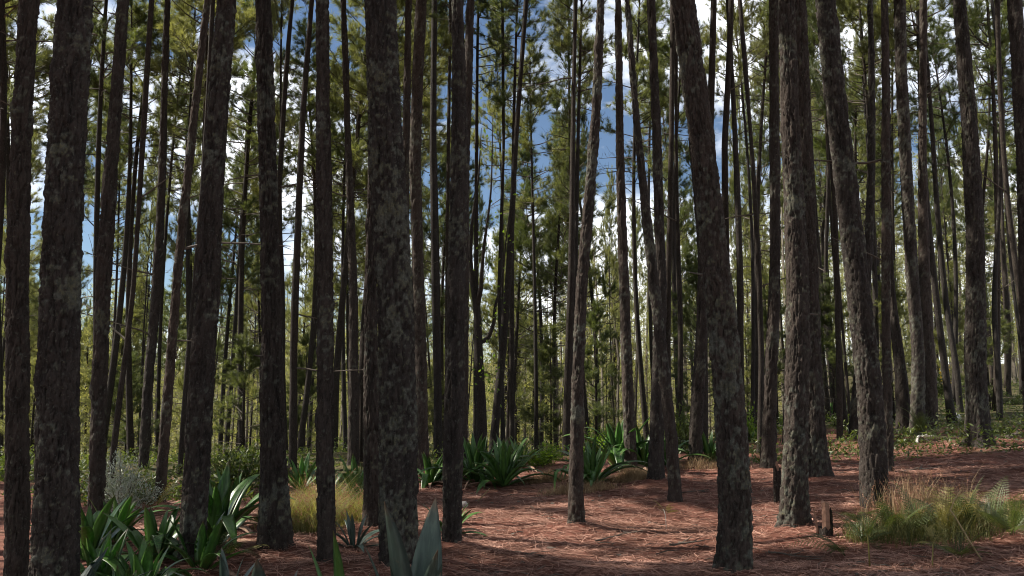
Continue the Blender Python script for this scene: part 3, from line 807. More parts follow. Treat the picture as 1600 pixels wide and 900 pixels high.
placed = list(TRUNK_XY)
EXTRA = [(745, 27), (772, 31), (800, 25.5), (838, 29), (870, 34), (620, 28), (560, 33), (690, 35), (930, 36), (470, 26), (1010, 30), (255, 30), (120, 27), (1290, 29), (1400, 33), (1550, 28), (165, 24), (215, 26.5), (310, 25), (385, 28), (440, 30), (520, 24.5), (545, 27), (60, 25), (290, 33), (350, 36), (15, 29), (655, 25), (690, 29), (920, 26), (1060, 27), (1180, 25), (1480, 26), (1592, 38), (1568, 44), (1604, 31), (1548, 50)]
n_far, tries = 0, 0
FAR = {}
frng = np.random.default_rng(21)
while n_far < 160 and tries < 20000:
    tries += 1
    u = frng.uniform(-0.64, 0.64)
    y = math.sqrt(frng.uniform(19.5 ** 2, 62 ** 2))
    if frng.random() < 0.3: y = frng.uniform(22, 42)
    if n_far < len(EXTRA): u, y = (EXTRA[n_far][0] - 800) / FPX, EXTRA[n_far][1] + frng.uniform(-1, 1)
    x = u * y
    if n_far >= len(EXTRA) and any((x - a) ** 2 + (y - b) ** 2 < (1.5 if y < 30 else 2.0) ** 2 for a, b in placed[-400:]): continue
    placed.append((x, y))
    px = 800 + FPX * u
    l, r_ = gap_names(px)
    dist = 'mid-distance' if y < 34 else 'far'
    if l and r_: where = f'between {l} and {r_}'
    elif r_: where = f'left of {r_}'
    else: where = f'right of {l}'
    thin = n_far >= 120
    s = frng.uniform(0.65, 1.25) if y < 34 else frng.uniform(0.8, 1.5)
    if thin: s, dist = frng.uniform(0.45, 0.62), dist + ' thin'
    o = far_pine(x, y, s, frng.uniform(0.8, 1.12), frng.uniform(0, 6.28), 'pine', f'{dist} pines {where}', int(frng.integers(0, 10)))
    FAR.setdefault((dist, where), []).append((px, o))
    n_far += 1
NTH = ['leftmost', 'second from left', 'third from left', 'fourth from left', 'fifth from left', 'sixth from left', 'seventh from left', 'eighth from left', 'ninth from left', 'tenth from left']
for (dist, where), lst in FAR.items():
    lst.sort(key=lambda t: t[0])
    for k, (px, o) in enumerate(lst):
        nth = '' if len(lst) == 1 else (' ' + NTH[k] if k < len(NTH) else ' farther right')
        o['label'] = f'{dist} pine{nth} {where}' if 'thin' in dist else f'{dist} slender pine{nth} {where}'

# pines outside the picture, whose crowns shade the clearing
SHADE = [(-7.5, 6), (-6.0, 3.2), (-9.5, 2.5), (-12.5, 8.0), (-14, 4), (-13.8, 9.3), (-9.8, 9.2), (-8.9, 14.8), (-9.9, 16.6), (-16.5, 8.0), (-14.5, 15.8), (-17.5, 14.6), (-19, 18.5), (-20, 9), (-22, 13.5),
         (-16.5, 19.5), (-24, 19), (-11.5, 5.6), (-10.4, 7.4), (-11.8, 15.2), (-11.9, 9.9), (-8.3, 8.8), (-10.8, 10.7), (-13.2, 6.4), (6.2, 6.6), (8.3, 9.6), (10.5, 13), (5.2, 3.2), (9, 4.5), (12.5, 8)]
srng = np.random.default_rng(5)
while len(SHADE) < 60:                      # the wood goes on behind the photographer
    x, y = srng.uniform(-15, 15), srng.uniform(-16, 0.5)
    if x * x + y * y > 6 and all((x - a) ** 2 + (y - b) ** 2 > 6.5 for a, b in SHADE): SHADE.append((x, y))
for k, (x, y) in enumerate(SHADE):
    side = 'behind the viewpoint' if y < 1 else ('outside the left side of the picture' if x < 0 else 'outside the right side of the picture')
    far_pine(x, y, 1.0 if y > 1 else 1.3, random.uniform(0.92, 1.05), random.uniform(0, 6), f'pine standing {side}, casting shade', f'pines {side}', k % 10)

# ------------------------------------------------------------------ the wood beyond, one mass
def far_wood():
    r = np.random.default_rng(77)
    mb_v, mb_t, mi = [], [], []
    n0 = 0
    cnt = 0
    while cnt < 950:
        u = r.uniform(-0.75, 0.75); y = math.sqrt(r.uniform(50 ** 2, 140 ** 2)); x = u * y
        z = float(gz(x, y)); H = r.uniform(12, 18)
        # trunk, four-sided
        v, q, t = tube_geo([[x, y, z - 0.3], [x + r.normal(0, .2), y, z + H * .5], [x + r.normal(0, .3), y, z + H]], [0.10, 0.08, 0.02], 4, False)
        tr = np.vstack([q[:, [0, 1, 2]], q[:, [0, 2, 3]]])
        mb_v.append(v); mb_t.append(tr + n0); mi.append(np.zeros(len(tr))); n0 += len(v)
        # crown of tufts: each tuft a fan of narrow blades
        nt = 170
        zz = r.uniform(0.06, 1.0, nt); rad = 2.1 * (1.12 - zz) ** 0.6 * np.sqrt(r.uniform(0.05, 1, nt))
        a = r.uniform(0, 6.28, nt)
        c = np.stack([x + rad * np.cos(a), y + rad * np.sin(a), z + H * zz + 0.2 * rad], -1)
        K = 6
        d = r.normal(size=(nt, K, 3)); d[..., 2] += 0.7; d /= np.linalg.norm(d, axis=2)[..., None]
        sd = np.cross(d, r.normal(size=(nt, K, 3))); sd /= np.linalg.norm(sd, axis=2)[..., None]
        b = c[:, None, :] + r.normal(0, 0.08, (nt, K, 3))
        v = np.stack([b - sd * 0.025, b + sd * 0.025, b + d * r.uniform(0.25, 0.42, (nt, K, 1))], 2).reshape(-1, 3)
        t = np.arange(len(v)).reshape(-1, 3)
        mb_v.append(v); mb_t.append(t + n0); mi.append(np.ones(len(t))); n0 += len(v)
        cnt += 1
    me = new_mesh('distant_wood', np.concatenate(mb_v), [np.concatenate(mb_t)], [M_BARK_FAR_SUNLIT, M_NEEDLE_FAR_SUNLIT], False, None, np.concatenate(mi))
    tag(link('distant_wood', me), 'far pine wood with sunlit haze painted into its colours, seen between the trunks', 'wood', kind='stuff')
far_wood()

# ------------------------------------------------------------------ agaves
def agave_leaf(name, L, Wd, bend, power=2.0, fold=None, twist=0.0, mat=None):
    n = 13
    s = np.linspace(0, 1, n)
    ang = -bend * s ** power
    if fold: ang = ang - fold[1] * smooth(fold[0] - 0.05, fold[0] + 0.06, s)
    dx, dz = np.cos(ang), np.sin(ang)
    x = np.concatenate([[0], np.cumsum((dx[1:] + dx[:-1]) / 2)]) * L / (n - 1)
    z = np.concatenate([[0], np.cumsum((dz[1:] + dz[:-1]) / 2)]) * L / (n - 1)
    w = Wd * 0.5 * np.where(s < 0.45, 0.55 + 0.45 * np.sin(s / 0.45 * math.pi / 2), np.cos((s - 0.45) / 0.55 * math.pi / 2) ** 0.85)
    w[-1] = 0.0015
    ch = 0.36 * w * (1 - 0.35 * s)
    nrm = np.stack([-dz, 0 * s, dx], -1)
    ce = np.stack([x, 0 * x, z], -1)
    yv = np.array([0, 1.0, 0])
    tw = twist * s
    side = np.cos(tw)[:, None] * yv + np.sin(tw)[:, None] * nrm
    up = np.cos(tw)[:, None] * nrm - np.sin(tw)[:, None] * yv
    rows = [ce + side * w[:, None] + up * ch[:, None], ce + side * (w * .5)[:, None] + up * (ch * .33)[:, None], ce,
            ce - side * (w * .5)[:, None] + up * (ch * .33)[:, None], ce - side * w[:, None] + up * ch[:, None], ce - up * (0.012 * (1 - s) + 0.003)[:, None]]
    V = np.stack(rows, 1).reshape(-1, 3)
    k = 6
    i = np.arange(n - 1)[:, None] * k; j = np.arange(k)[None, :]; jn = (j + 1) % k
    q = np.stack([i + j, i + jn, i + k + jn, i + k + j], -1).reshape(-1, 4)
    return new_mesh(name, V, [q], mat or M_AGAVE, True, {'tip': np.repeat(smooth(0.90, 0.985, s), 6)})

LEAVES = {}
for kind, mat in (('green', M_AGAVE), ('blue', M_AGAVE_BLUE)):
    LEAVES[kind] = {
        'up': [agave_leaf('leaf', 1.0, 0.135, 0.25, 2, None, 0.2, mat), agave_leaf('leaf', 1.0, 0.12, 0.45, 2, None, -0.3, mat)],
        'arch': [agave_leaf('leaf', 1.0, 0.125, 1.1, 1.7, None, 0.25, mat), agave_leaf('leaf', 1.0, 0.115, 1.5, 2.2, None, -0.2, mat)],
        'fold': [agave_leaf('leaf', 1.0, 0.13, 0.3, 2, (0.62, 1.7), 0.1, mat), agave_leaf('leaf', 1.0, 0.125, 0.5, 2, (0.45, 1.3), -0.2, mat)],
        'low': [agave_leaf('leaf', 1.0, 0.11, 0.9, 1.3, None, 0.2, mat), agave_leaf('leaf', 1.0, 0.12, 0.5, 1.5, None, -0.35, mat)]}
DEADLEAF = agave_leaf('dead_leaf', 1.0, 0.10, 0.9, 1.5, None, 0.8, M_AGAVE_DEAD)

def agave(pos, ln, n, label, kind='green', upright=0.5, seed=0, wide=1.0, dead=1, az0=None, spike=False):
    r = np.random.default_rng(3000 + seed)
    root = link('agave_plant', None, None, tuple(pos))
    tag(root, label, 'agave', 'spiky agave plants on the forest floor')
    for i in range(n):
        f = (i + 0.5) / n                      # 0 inner .. 1 outer
        tilt = math.radians(82 - (82 - (8 + 30 * upright)) * f ** (0.8 + upright) + r.normal(0, 6))
        az = i * 2.39996 + r.normal(0, 0.25) + (az0 or 0)
        fam = 'up' if f < 0.4 else ('arch' if r.random() < 0.55 else ('fold' if r.random() < 0.5 else 'low'))
        if f > 0.8 and fam == 'up': fam = 'low'
        if spike: tilt, fam = math.radians(r.uniform(77, 88)), 'up'
        me = LEAVES[kind][fam][int(r.integers(0, 2))]
        s = ln * r.uniform(0.8, 1.1) * (0.72 + 0.35 * f if f < 0.6 else 1.0)
        o = link('leaf', me, root, (math.cos(az) * 0.03, math.sin(az) * 0.03, 0.02), (0, -tilt, az), (s, s * wide * r.uniform(0.9, 1.1), s))
        o['part'] = 'leaf'
    for i in range(dead * 3):
        az = r.uniform(0, 6.28)
        link('dead_leaf', DEADLEAF, root, (0, 0, 0.04), (0, -math.radians(r.uniform(5, 20)), az), (ln * .8,) * 3)
    return root

def gpt(px, py, dz=-0.02):
    p = on_ground(px, py); return (p[0], p[1], p[2] + dz)

def dpt(px, Y, dz=-0.02):
    x = (px - 800) / FPX * Y * (1 / math.cos(PITCH)) * 1.0
    return (x, Y, float(gz(x, Y)) + dz)

agave(dpt(178, 6.7), 0.60, 20, 'broad shaded agave right of the thick mossy left trunk', 'green', 0.45, 1, 1.5)
agave(dpt(245, 6.5), 0.62, 20, 'glossy dark green agave just left of the trunk in the agave clump', 'green', 0.7, 2, 1.55)
agave(dpt(200, 8.6), 0.62, 16, 'dark agave further back below the pale grey shrub', 'green', 0.8, 3, 1.5)
agave(dpt(132, 6.0), 0.62, 14, 'low agave with a silvery blade against the thick mossy left trunk', 'blue', 0.3, 4, 1.4)
agave(dpt(352, 8.6), 0.92, 18, 'tall dark upright agave between the agave-clump trunk and flaring trunk', 'green', 0.95, 5, 1.35)
agave(dpt(372, 6.4), 0.55, 13, 'low agave with pale bent leaf at the bottom left of the flaring trunk', 'blue', 0.15, 6, 1.5)
agave(dpt(215, 6.0), 0.52, 18, 'front agave of the left clump, between mossy trunk and agave-clump trunk', 'green', 0.55, 41, 1.5)
agave(dpt(262, 7.6), 0.66, 18, 'upright dark agave behind the glossy one in the left clump', 'green', 0.8, 42, 1.5)
agave(dpt(330, 7.4), 0.62, 15, 'dark agave wedged right of the agave-clump trunk', 'green', 0.7, 43, 1.5)
agave(dpt(375, 9.6), 0.85, 15, 'dark upright agave half behind the flaring trunk', 'green', 0.85, 44, 1.4)
agave(dpt(160, 7.8), 0.75, 15, 'shaded agave at the foot of the straight brown trunk', 'green', 0.7, 45, 1.4)
agave(dpt(268, 5.3), 0.55, 12, 'low agave cut by the bottom edge below the agave-clump trunk', 'green', 0.4, 7, 1.5)
agave(dpt(432, 4.75), 0.72, 4, 'grey-green agave tip rising from the bottom edge below the flaring trunk', 'blue', 0.8, 8, 1.6, 0, None, True)
agave(dpt(656, 4.55), 0.93, 5, 'large blue-green agave at the bottom edge before the thickest trunk', 'blue', 0.95, 9, 1.35, 0, 0.6, True)
agave(dpt(547, 5.0), 0.74, 3, 'narrow dark agave spike at the bottom edge by the straight flaky trunk', 'green', 0.95, 10, 0.8, 0, None, True)
agave(gpt(553, 858), 0.46, 14, 'small shaded agave at the foot of the thickest trunk', 'blue', 0.35, 11, 1.1)
agave(gpt(556, 778), 0.80, 16, 'bright sunlit green agave behind the grass tuft', 'green', 0.8, 12, 1.3)
agave(gpt(470, 768), 0.85, 14, 'agave with pale curling leaves beside the flaring trunk', 'green', 0.6, 13, 1.25)
agave(gpt(702, 838), 0.52, 15, 'small agave spreading around the foot of the grey clearing-edge trunk', 'green', 0.15, 14, 1.1)
agave(gpt(672, 758), 0.80, 22, 'shaded agave between the thickest trunk and the clearing-edge trunk', 'green', 0.4, 15, 1.1)
agave(gpt(742, 757), 1.02, 28, 'dark agave at the clearing edge, left one of the dark pair', 'green', 0.6, 16, 1.15)
agave(gpt(786, 760), 1.05, 30, 'dark agave at the clearing edge, right one of the dark pair', 'green', 0.5, 17, 1.15)
agave(gpt(812, 735), 0.80, 21, 'smaller agave just behind the dark pair', 'green', 0.5, 18, 1.1)
agave(gpt(926, 757), 0.95, 30, 'wide sunlit agave with arching leaves behind the sunlit curved trunk', 'green', 0.35, 19, 1.1)
agave(gpt(966, 736), 1.20, 22, 'tall upright green agave left of the pine among the agaves', 'green', 0.95, 20, 1.3)
agave(gpt(1005, 735), 1.00, 21, 'upright agave between the pine among the agaves and crossing trunks', 'green', 0.9, 21, 1.15)
agave(gpt(1040, 728), 0.85, 20, 'shaded agave behind the two crossing trunks', 'green', 0.6, 22, 1.1)
agave(gpt(1110, 728), 0.80, 21, 'agave with bent pale leaf left of the thick leaning trunk', 'green', 0.6, 23, 1.3)
agave(gpt(842, 712), 1.02, 22, 'small bright agave in the sunny background left of the curved trunk', 'green', 0.6, 24, 1.1)
agave(gpt(866, 712), 0.84, 20, 'small pale agave in the sunny background touching the curved trunk', 'green', 0.6, 25, 1.1)
agave(gpt(1296, 658), 0.85, 14, 'far agave in the gap right of the wide dark trunk', 'green', 0.7, 26, 1.1)
agave(gpt(1322, 655), 0.8, 14, 'far dark agave touching the leaning trunk by the ferns', 'green', 0.7, 27, 1.1)
agave(gpt(1176, 690), 0.6, 13, 'small far agave right of the thick leaning trunk', 'green', 0.6, 28, 1.1)

# ------------------------------------------------------------------ ferns
def frond_mesh(name, mat, L=1.0, pairs=15, arch=1.1, width=0.2, curl=0.0, fine=True):
    mb = MB()
    n = 16
    s = np.linspace(0, 1, n)
    ang = 0.35 - arch * s ** 1.4 - curl * smooth(0.75, 1.0, s)
    x = np.concatenate([[0], np.cumsum(np.cos(ang[1:]))]) / (n - 1) * L
    z = np.concatenate([[0], np.cumsum(np.sin(ang[1:]))]) / (n - 1) * L
    c = np.stack([x, 0 * x, z], -1)
    mb.add(*tube_geo(c, np.linspace(0.006, 0.0015, n) * L, 4, False)[:2])
    V, T = [], []
    k = 0
    for i in range(pairs):
        f = 0.22 + 0.77 * i / (pairs - 1)
        p = np.array([np.interp(f, s, x), 0, np.interp(f, s, z)])
        a = float(np.interp(f, s, ang))
        fw = np.array([math.cos(a), 0, math.sin(a)]); up = np.array([-math.sin(a), 0, math.cos(a)])
        ln = width * L * math.sin(math.pi * (0.12 + 0.86 * f)) ** 0.7 * (1.15 - f * 0.6)
        for sg in (-1, 1):
            d = unit(fw * 0.45 + np.array([0, sg * 1.0, 0]) - up * 0.18)
            if fine:
                m = 5
                for j in range(m):
                    g = (j + 0.6) / m
                    pp = p + d * ln * g
                    w2 = ln * 0.26 * (1.1 - g)
                    for s2 in (-1, 1):
                        e = unit(fw * s2 + d * 0.5)
                        V += [pp - d * ln * 0.07, pp + d * ln * 0.07, pp + e * w2]
                        T.append([k, k + 1, k + 2]); k += 3
                V += [p + d * ln * 0.8 - fw * 0.01 * L, p + d * ln * 0.8 + fw * 0.01 * L, p + d * ln * 1.05]
                T.append([k, k + 1, k + 2]); k += 3
            else:
                V += [p - fw * 0.03 * L, p + fw * 0.03 * L, p + d * ln]
                T.append([k, k + 1, k + 2]); k += 3
    mb.add(np.array(V), None, np.array(T))
    return mb.mesh(name, mat)

FROND = [frond_mesh('frond', M_FERN, arch=1.1, width=0.24), frond_mesh('frond', M_FERN, arch=1.6, width=0.2), frond_mesh('frond', M_FERN, arch=0.7, width=0.26)]
FROND_DRY = [frond_mesh('frond', M_FERN_DRY, arch=1.0, width=0.2, curl=1.8), frond_mesh('frond', M_FERN_DRY, arch=0.5, width=0.16, curl=2.4)]

def fern(pos, ln, n, label, seed, dry=0.0, tilt=(25, 65), az=None):
    r = np.random.default_rng(5000 + seed)
    root = link('fern_plant', None, None, pos)
    tag(root, label, 'fern', 'ferns on the forest floor')
    for i in range(n):
        fam = FROND_DRY if r.random() < dry else FROND
        a = i * 2.4 + r.normal(0, 0.3) if az is None else az + r.normal(0, 0.6)
        s = ln * r.uniform(0.7, 1.15)
        link('frond', fam[int(r.integers(0, len(fam)))], root, (0, 0, 0.01), (r.normal(0, .15), -math.radians(r.uniform(*tilt)), a), (s, s, s))
    return root

fern(gpt(356, 876), 0.42, 7, 'small fern with pale fronds between agave-clump and flaring trunks', 1, 0.2, (10, 45))
fern(gpt(578, 812), 0.75, 12, 'sunlit fern spilling over the grass at the thickest trunk', 2, 0.15, (20, 70))
fern(gpt(240, 800), 0.65, 6, 'arching fern behind the glossy dark agave', 3, 0.3, (30, 60))
fern(gpt(1350, 852), 0.48, 9, 'green fern nearest the split stump in the ferny patch', 4, 0.0, (15, 60))
fern(gpt(1392, 842), 0.51, 11, 'dense green fern at the foot of the leaning trunk', 5, 0.05, (25, 75))
fern(gpt(1432, 838), 0.53, 10, 'dark fern in the middle of the ferny patch', 6, 0.1, (25, 75))
fern(gpt(1478, 842), 0.58, 11, 'yellowing fern with curled frond tips in the ferny patch', 7, 0.75, (35, 80))
fern(gpt(1512, 838), 0.56, 9, 'tall yellow-tipped fern leaning right in the ferny patch', 8, 0.6, (40, 80))
fern(gpt(1552, 822), 0.55, 9, 'dark green fern at the right end of the ferny patch', 9, 0.05, (20, 65))
fern(gpt(1582, 838), 0.55, 9, 'shaded fern at the right edge of the picture', 10, 0.1, (20, 65))
fern(gpt(1422, 690), 0.9, 12, 'low bright fern at the foot of the knotted mossy pine', 11, 0.0, (5, 40))
fern(gpt(1436, 682), 0.85, 8, 'upright fern in front of the knotted mossy pine', 12, 0.0, (55, 85))
fern(gpt(1500, 872), 0.40, 7, 'small pale fern below the straw stalk', 13, 0.4, (20, 60))
fern(gpt(1322, 868), 0.5, 5, 'feathery fern frond arching left over the red litter', 14, 0.0, (25, 40), math.pi)

# stalk plants in the ferny patch
def stalk_line(name, pts_px, Y, r0, mat, label, cat, leaves=0, lmat=None, seed=0):
    r = np.random.default_rng(seed)
    P = []
    for (px, py, dy) in pts_px:
        P.append(at_depth(px, py, Y + dy))
    P = np.array(P)
    g = float(gz(P[0][0], P[0][1]))
    base = np.array([P[0][0], P[0][1], g])
    if P[0][2] > g + 0.02: P = np.vstack([base - np.array([0, 0, .02]), P])
    root = link(name, None, None, tuple(base))
    tag(root, label, cat)
    mb = MB(); mb.add(*tube_geo(P - base, np.linspace(r0, r0 * 0.5, len(P)), 6))
    link('stalk', mb.mesh('stalk', mat, True), root)
    for i in range(leaves):
        f = r.uniform(0.35, 1.0) * (len(P) - 1)
        k = min(int(f), len(P) - 2)
        p = P[k] + (P[k + 1] - P[k]) * (f - k) - base
        s = r.uniform(0.13, 0.28)
        link('frond', (FROND_DRY if lmat == 'dry' else FROND)[int(r.integers(0, 2))], root, tuple(p), (r.normal(0, .3), -r.uniform(-0.1, 0.8), r.uniform(0, 6.28)), (s, s, s))
    return root

Yp = on_ground(1535, 878)[1]
stalk_line('dry_stalk', [(1535, 877, 0), (1515, 846, .05), (1495, 812, .1), (1485, 797, .12), (1492, 780, .12), (1502, 765, .12)], Yp, 0.008, M_STRAW, 'straw-coloured broken stalk slanting up left through the ferny patch', 'stalk', 9, 'dry', 1)
stalk_line('sapling_plant', [(1359, 886, 0), (1357, 850, 0), (1355, 834, 0), (1349, 815, 0), (1347, 803, 0)], on_ground(1359, 888)[1], 0.007, M_FERN_DRY, 'thin green-stemmed seedling standing before the leaning trunk', 'seedling', 8, None, 2)
stalk_line('curled_plant', [(1457, 880, 0), (1458, 850, 0), (1466, 835, 0), (1492, 832, 0), (1515, 830, 0)], on_ground(1457, 886)[1], 0.006, M_FERN_DRY, 'bent dry fern stem curving over at the front of the ferny patch', 'dry fern', 10, 'dry', 3)
stalk_line('pale_weed', [(1041, 826, 0), (1040, 806, 0), (1037, 796, 0)], on_ground(1041, 828)[1], 0.005, M_GREYWOOD, 'pale dead weed sticking up from the red litter by the slender pine', 'weed', 7, 'dry', 4)
stalk_line('straw_stem', [(747, 783, 0), (757, 772, 0), (766, 762, 0)], on_ground(747, 784)[1], 0.010, M_STRAW, 'short straw stem leaning out from under the dark agaves', 'stalk', 0, None, 5)

# ------------------------------------------------------------------ grass, counted by nobody
def grass(name, regions, n, h, mat, label, seed, lean=0.35, w=0.003, heads=None):
    r = np.random.default_rng(seed)
    V, Q = [], 0
    outs = []
    for (cx, cy, rx, ry, wt) in regions:
        m = int(n * wt)
        a = r.uniform(0, 6.28, m); d = np.sqrt(r.uniform(0, 1, m)) * (0.75 + 0.25 * r.random(m))
        # clumps
        x = cx + rx * d * np.cos(a) * (0.7 + 0.6 * vnoise(np.cos(a) * 2, np.sin(a) * 2, cx + 0 * a, seed)); y = cy + ry * d * np.sin(a)
        x = x + 0.06 * np.round(r.normal(0, 1, m)); z = gz(x, y) - 0.02
        hh = h * r.uniform(0.35, 1.15, m) * (1 - 0.6 * d ** 1.5) * (0.55 + 0.85 * vnoise(x * 5, y * 5, 0 * x, seed + 2))
        la = r.uniform(0, 6.28, m); lv = lean * r.uniform(0.2, 1.3, m)
        b = np.stack([x, y, z], -1)
        mid = b + np.stack([np.cos(la) * lv * hh * 0.3, np.sin(la) * lv * hh * 0.3, hh * 0.6], -1)
        tip = b + np.stack([np.cos(la) * lv * hh, np.sin(la) * lv * hh, hh], -1)
        sa = r.uniform(0, 6.28, m); sd = np.stack([np.cos(sa), np.sin(sa), 0 * sa], -1) * w
        outs.append(np.stack([b - sd, b + sd, mid + sd * .8, mid - sd * .8, tip], 1))
    A = np.concatenate(outs)
    k = len(A)
    i = np.arange(k)[:, None] * 5
    me = new_mesh(name, A.reshape(-1, 3), [np.hstack([i, i + 1, i + 2, i + 3]), np.hstack([i + 3, i + 2, i + 4])], mat)
    tag(link(name, me), label, 'grass', kind='stuff')
    if heads:
        r2 = np.random.default_rng(seed + 1)
        sel = r2.random(k) < heads
        T = A[sel, 4]; D = T - A[sel, 3]; D /= np.linalg.norm(D, axis=1)[:, None]
        m = 12
        base = T[:, None, :] - D[:, None, :] * r2.uniform(0, 0.12, (len(T), m, 1))
        d = D[:, None, :] * 0.6 + r2.normal(0, 0.6, (len(T), m, 3)); d /= np.linalg.norm(d, axis=2)[..., None]
        sd = np.cross(d, r2.normal(size=d.shape)); sd /= np.linalg.norm(sd, axis=2)[..., None]
        v = np.stack([base - sd * .003, base + sd * .003, base + d * r2.uniform(.012, .035, (len(T), m, 1))], 2).reshape(-1, 3)
        tag(link('grass_seed_heads', new_mesh('grass_seed_heads', v, [np.arange(len(v)).reshape(-1, 3)], M_SEED)), 'reddish feathery seed heads above ' + label, 'grass', kind='stuff')

def reg(px, py, rx, ry, wt=1.0):
    p = on_ground(px, py); return (p[0], p[1], rx, ry, wt)

grass('grass_tuft', [reg(476, 826, 0.42, 0.4, 0.45), reg(520, 815, 0.5, 0.5, 0.3), reg(568, 822, 0.35, 0.35, 0.25)], 6500, 0.52, M_GRASS, 'tall yellow-green grass lit by the sun between two trunks', 31, 0.75, 0.003, 0.16)
grass('grass_patch', [reg(1425, 838, 0.55, 0.45, 0.3), reg(1480, 842, 0.55, 0.4, 0.3), reg(1540, 820, 0.6, 0.5, 0.25), reg(1365, 845, 0.3, 0.3, 0.15)], 2600, 0.38, M_GRASS_DULL, 'dull green grass tangled through the ferny patch', 32, 0.9, 0.003)
grass('tall_dry_grass', [reg(1420, 812, 0.45, 0.35, 0.5), reg(1460, 808, 0.5, 0.35, 0.5)], 1100, 0.58, M_GRASS_DRY, 'thin dry grass behind the ferny patch', 33, 0.35, 0.0022, 0.25)
grass('dry_grass', [reg(1000, 752, 0.45, 0.45, 0.5), reg(855, 752, 0.5, 0.3, 0.2), reg(1100, 732, 0.6, 0.4, 0.15), reg(905, 768, 0.6, 0.3, 0.15)], 6500, 0.26, M_GRASS_DRY, 'low straw-coloured grass at the back of the clearing', 34, 0.8, 0.0032)

def carpet():
    """low green plants growing over the soil beyond the clearing"""
    r = np.random.default_rng(91)
    n = 160000
    u = r.uniform(-0.62, 0.62, n); y = 13 + (60 - 13) * r.random(n) ** 1.3; x = u * y
    g = green_mask(x, y)
    cl = fbm(x * 0.9, y * 0.9, 0 * x, 44, 3)
    keep = (g > 0.25) & (cl + 0.25 * r.random(n) > 0.61 + 0.10 * (u > 0.2))
    x, y, cl = x[keep], y[keep], cl[keep]
    n = len(x)
    hmax = np.clip((cl - 0.45) * 1.6, 0.05, 0.5)
    z = gz(x, y) + hmax * r.random(n) ** 1.4
    c = np.stack([x, y, z], -1)
    d = r.normal(size=(n, 3)); d[:, 2] = np.abs(d[:, 2]) * 0.8; d /= np.linalg.norm(d, axis=1)[:, None]
    sd = np.cross(d, r.normal(size=(n, 3))); sd /= np.linalg.norm(sd, axis=1)[:, None]
    ln = r.uniform(0.05, 0.14, (n, 1)); w = ln * 0.15
    v = np.stack([c, c + d * ln * .5 + sd * w, c + d * ln, c + d * ln * .5 - sd * w], 1).reshape(-1, 3)
    tag(link('undergrowth', new_mesh('undergrowth', v, [np.arange(len(v)).reshape(-1, 4)], M_BUSH)), 'low green undergrowth covering the ground beyond the clearing', 'undergrowth', kind='stuff')
carpet()

# ------------------------------------------------------------------ bushes
def bush_meshes(seed, leaf, n, mat, lsz, ww=0.3):
    r = np.random.default_rng(seed)
    mb = MB(); P = []; D = []
    for k in range(22):
        az = r.uniform(0, 6.28); el = r.uniform(0.25, 1.4)
        d = np.array([math.cos(az) * math.cos(el), math.sin(az) * math.cos(el), math.sin(el)])
        ln = r.uniform(0.55, 1.0)
        pts = [np.zeros(3)]
        for s in range(5):
            d = unit(d + r.normal(0, 0.18, 3) + np.array([0, 0, 0.04])); pts.append(pts[-1] + d * ln / 5)
        mb.add(*tube_geo(pts, np.linspace(0.012, 0.004, 6), 4, False)[:2])
        for s in range(n // 22):
            f = r.uniform(0.3, 1.0) * 5; i = min(int(f), 4)
            P.append(pts[i] + (pts[i + 1] - pts[i]) * (f - i) + r.normal(0, 0.07, 3)); D.append(unit(unit(pts[i + 1] - pts[i]) + r.normal(0, 0.8, 3)))
    P, D = np.array(P), np.array(D)
    sd = np.cross(D, r.normal(size=D.shape)); sd /= np.linalg.norm(sd, axis=1)[:, None]
    ln = lsz * r.uniform(0.6, 1.2, (len(P), 1))
    v = np.stack([P, P + D * ln * .5 + sd * ln * ww, P + D * ln, P + D * ln * .5 - sd * ln * ww], 1).reshape(-1, 3)
    return mb.mesh('stems', M_TWIG), new_mesh('foliage', v, [np.arange(len(v)).reshape(-1, 4)], mat)

B_GREY = bush_meshes(61, 1, 3000, M_BUSH_GREY, 0.075, 0.14)
B_GREEN = [bush_meshes(62, 1, 1500, M_BUSH, 0.10, 0.22), bush_meshes(63, 1, 1300, M_LIGHTLEAF, 0.11, 0.2), bush_meshes(64, 1, 1500, M_BUSH, 0.07, 0.3)]

def bush(name, pos, meshes, sc, label, cat, group=None, seed=0):
    root = link(name, None, None, pos, (0, 0, seed * 1.3), sc)
    tag(root, label, cat, group)
    link('stems', meshes[0], root); link('foliage', meshes[1], root)
    return root

bush('grey_shrub', dpt(206, 11.2), B_GREY, (0.62, 0.62, 0.86), 'pale silvery shrub sunlit between two slim left pines', 'shrub')
bush('leafy_bush', dpt(180, 13.0), B_GREEN[2], (0.9, 0.9, 0.55), 'low dark bush behind the pale silvery shrub', 'bush', 'green bushes', 1)
bush('leafy_bush', gpt(375, 770), B_GREEN[0], (0.8, 0.8, 0.9), 'leafy bush behind the tall dark upright agave', 'bush', 'green bushes', 2)
bush('leafy_bush', gpt(845, 728), B_GREEN[1], (0.9, 0.8, 0.5), 'bright low bush in the sun left of the curved trunk', 'bush', 'green bushes', 3)
bush('leafy_bush', gpt(930, 712), B_GREEN[1], (0.8, 0.8, 0.75), 'bright bush behind the wide sunlit agave', 'bush', 'green bushes', 4)
bush('leafy_bush', gpt(1066, 706), B_GREEN[0], (0.9, 0.9, 1.2), 'dark bush left of the warm brown pine', 'bush', 'green bushes', 5)
bush('leafy_bush', gpt(1170, 690), B_GREEN[1], (0.8, 0.8, 0.9), 'light green bush right of the thick leaning trunk', 'bush', 'green bushes', 6)
bush('leafy_bush', gpt(1490, 630), B_GREEN[2], (0.8, 0.8, 0.6), 'round bush on the bank left of the broad right-bank trunk', 'bush', 'green bushes', 7)
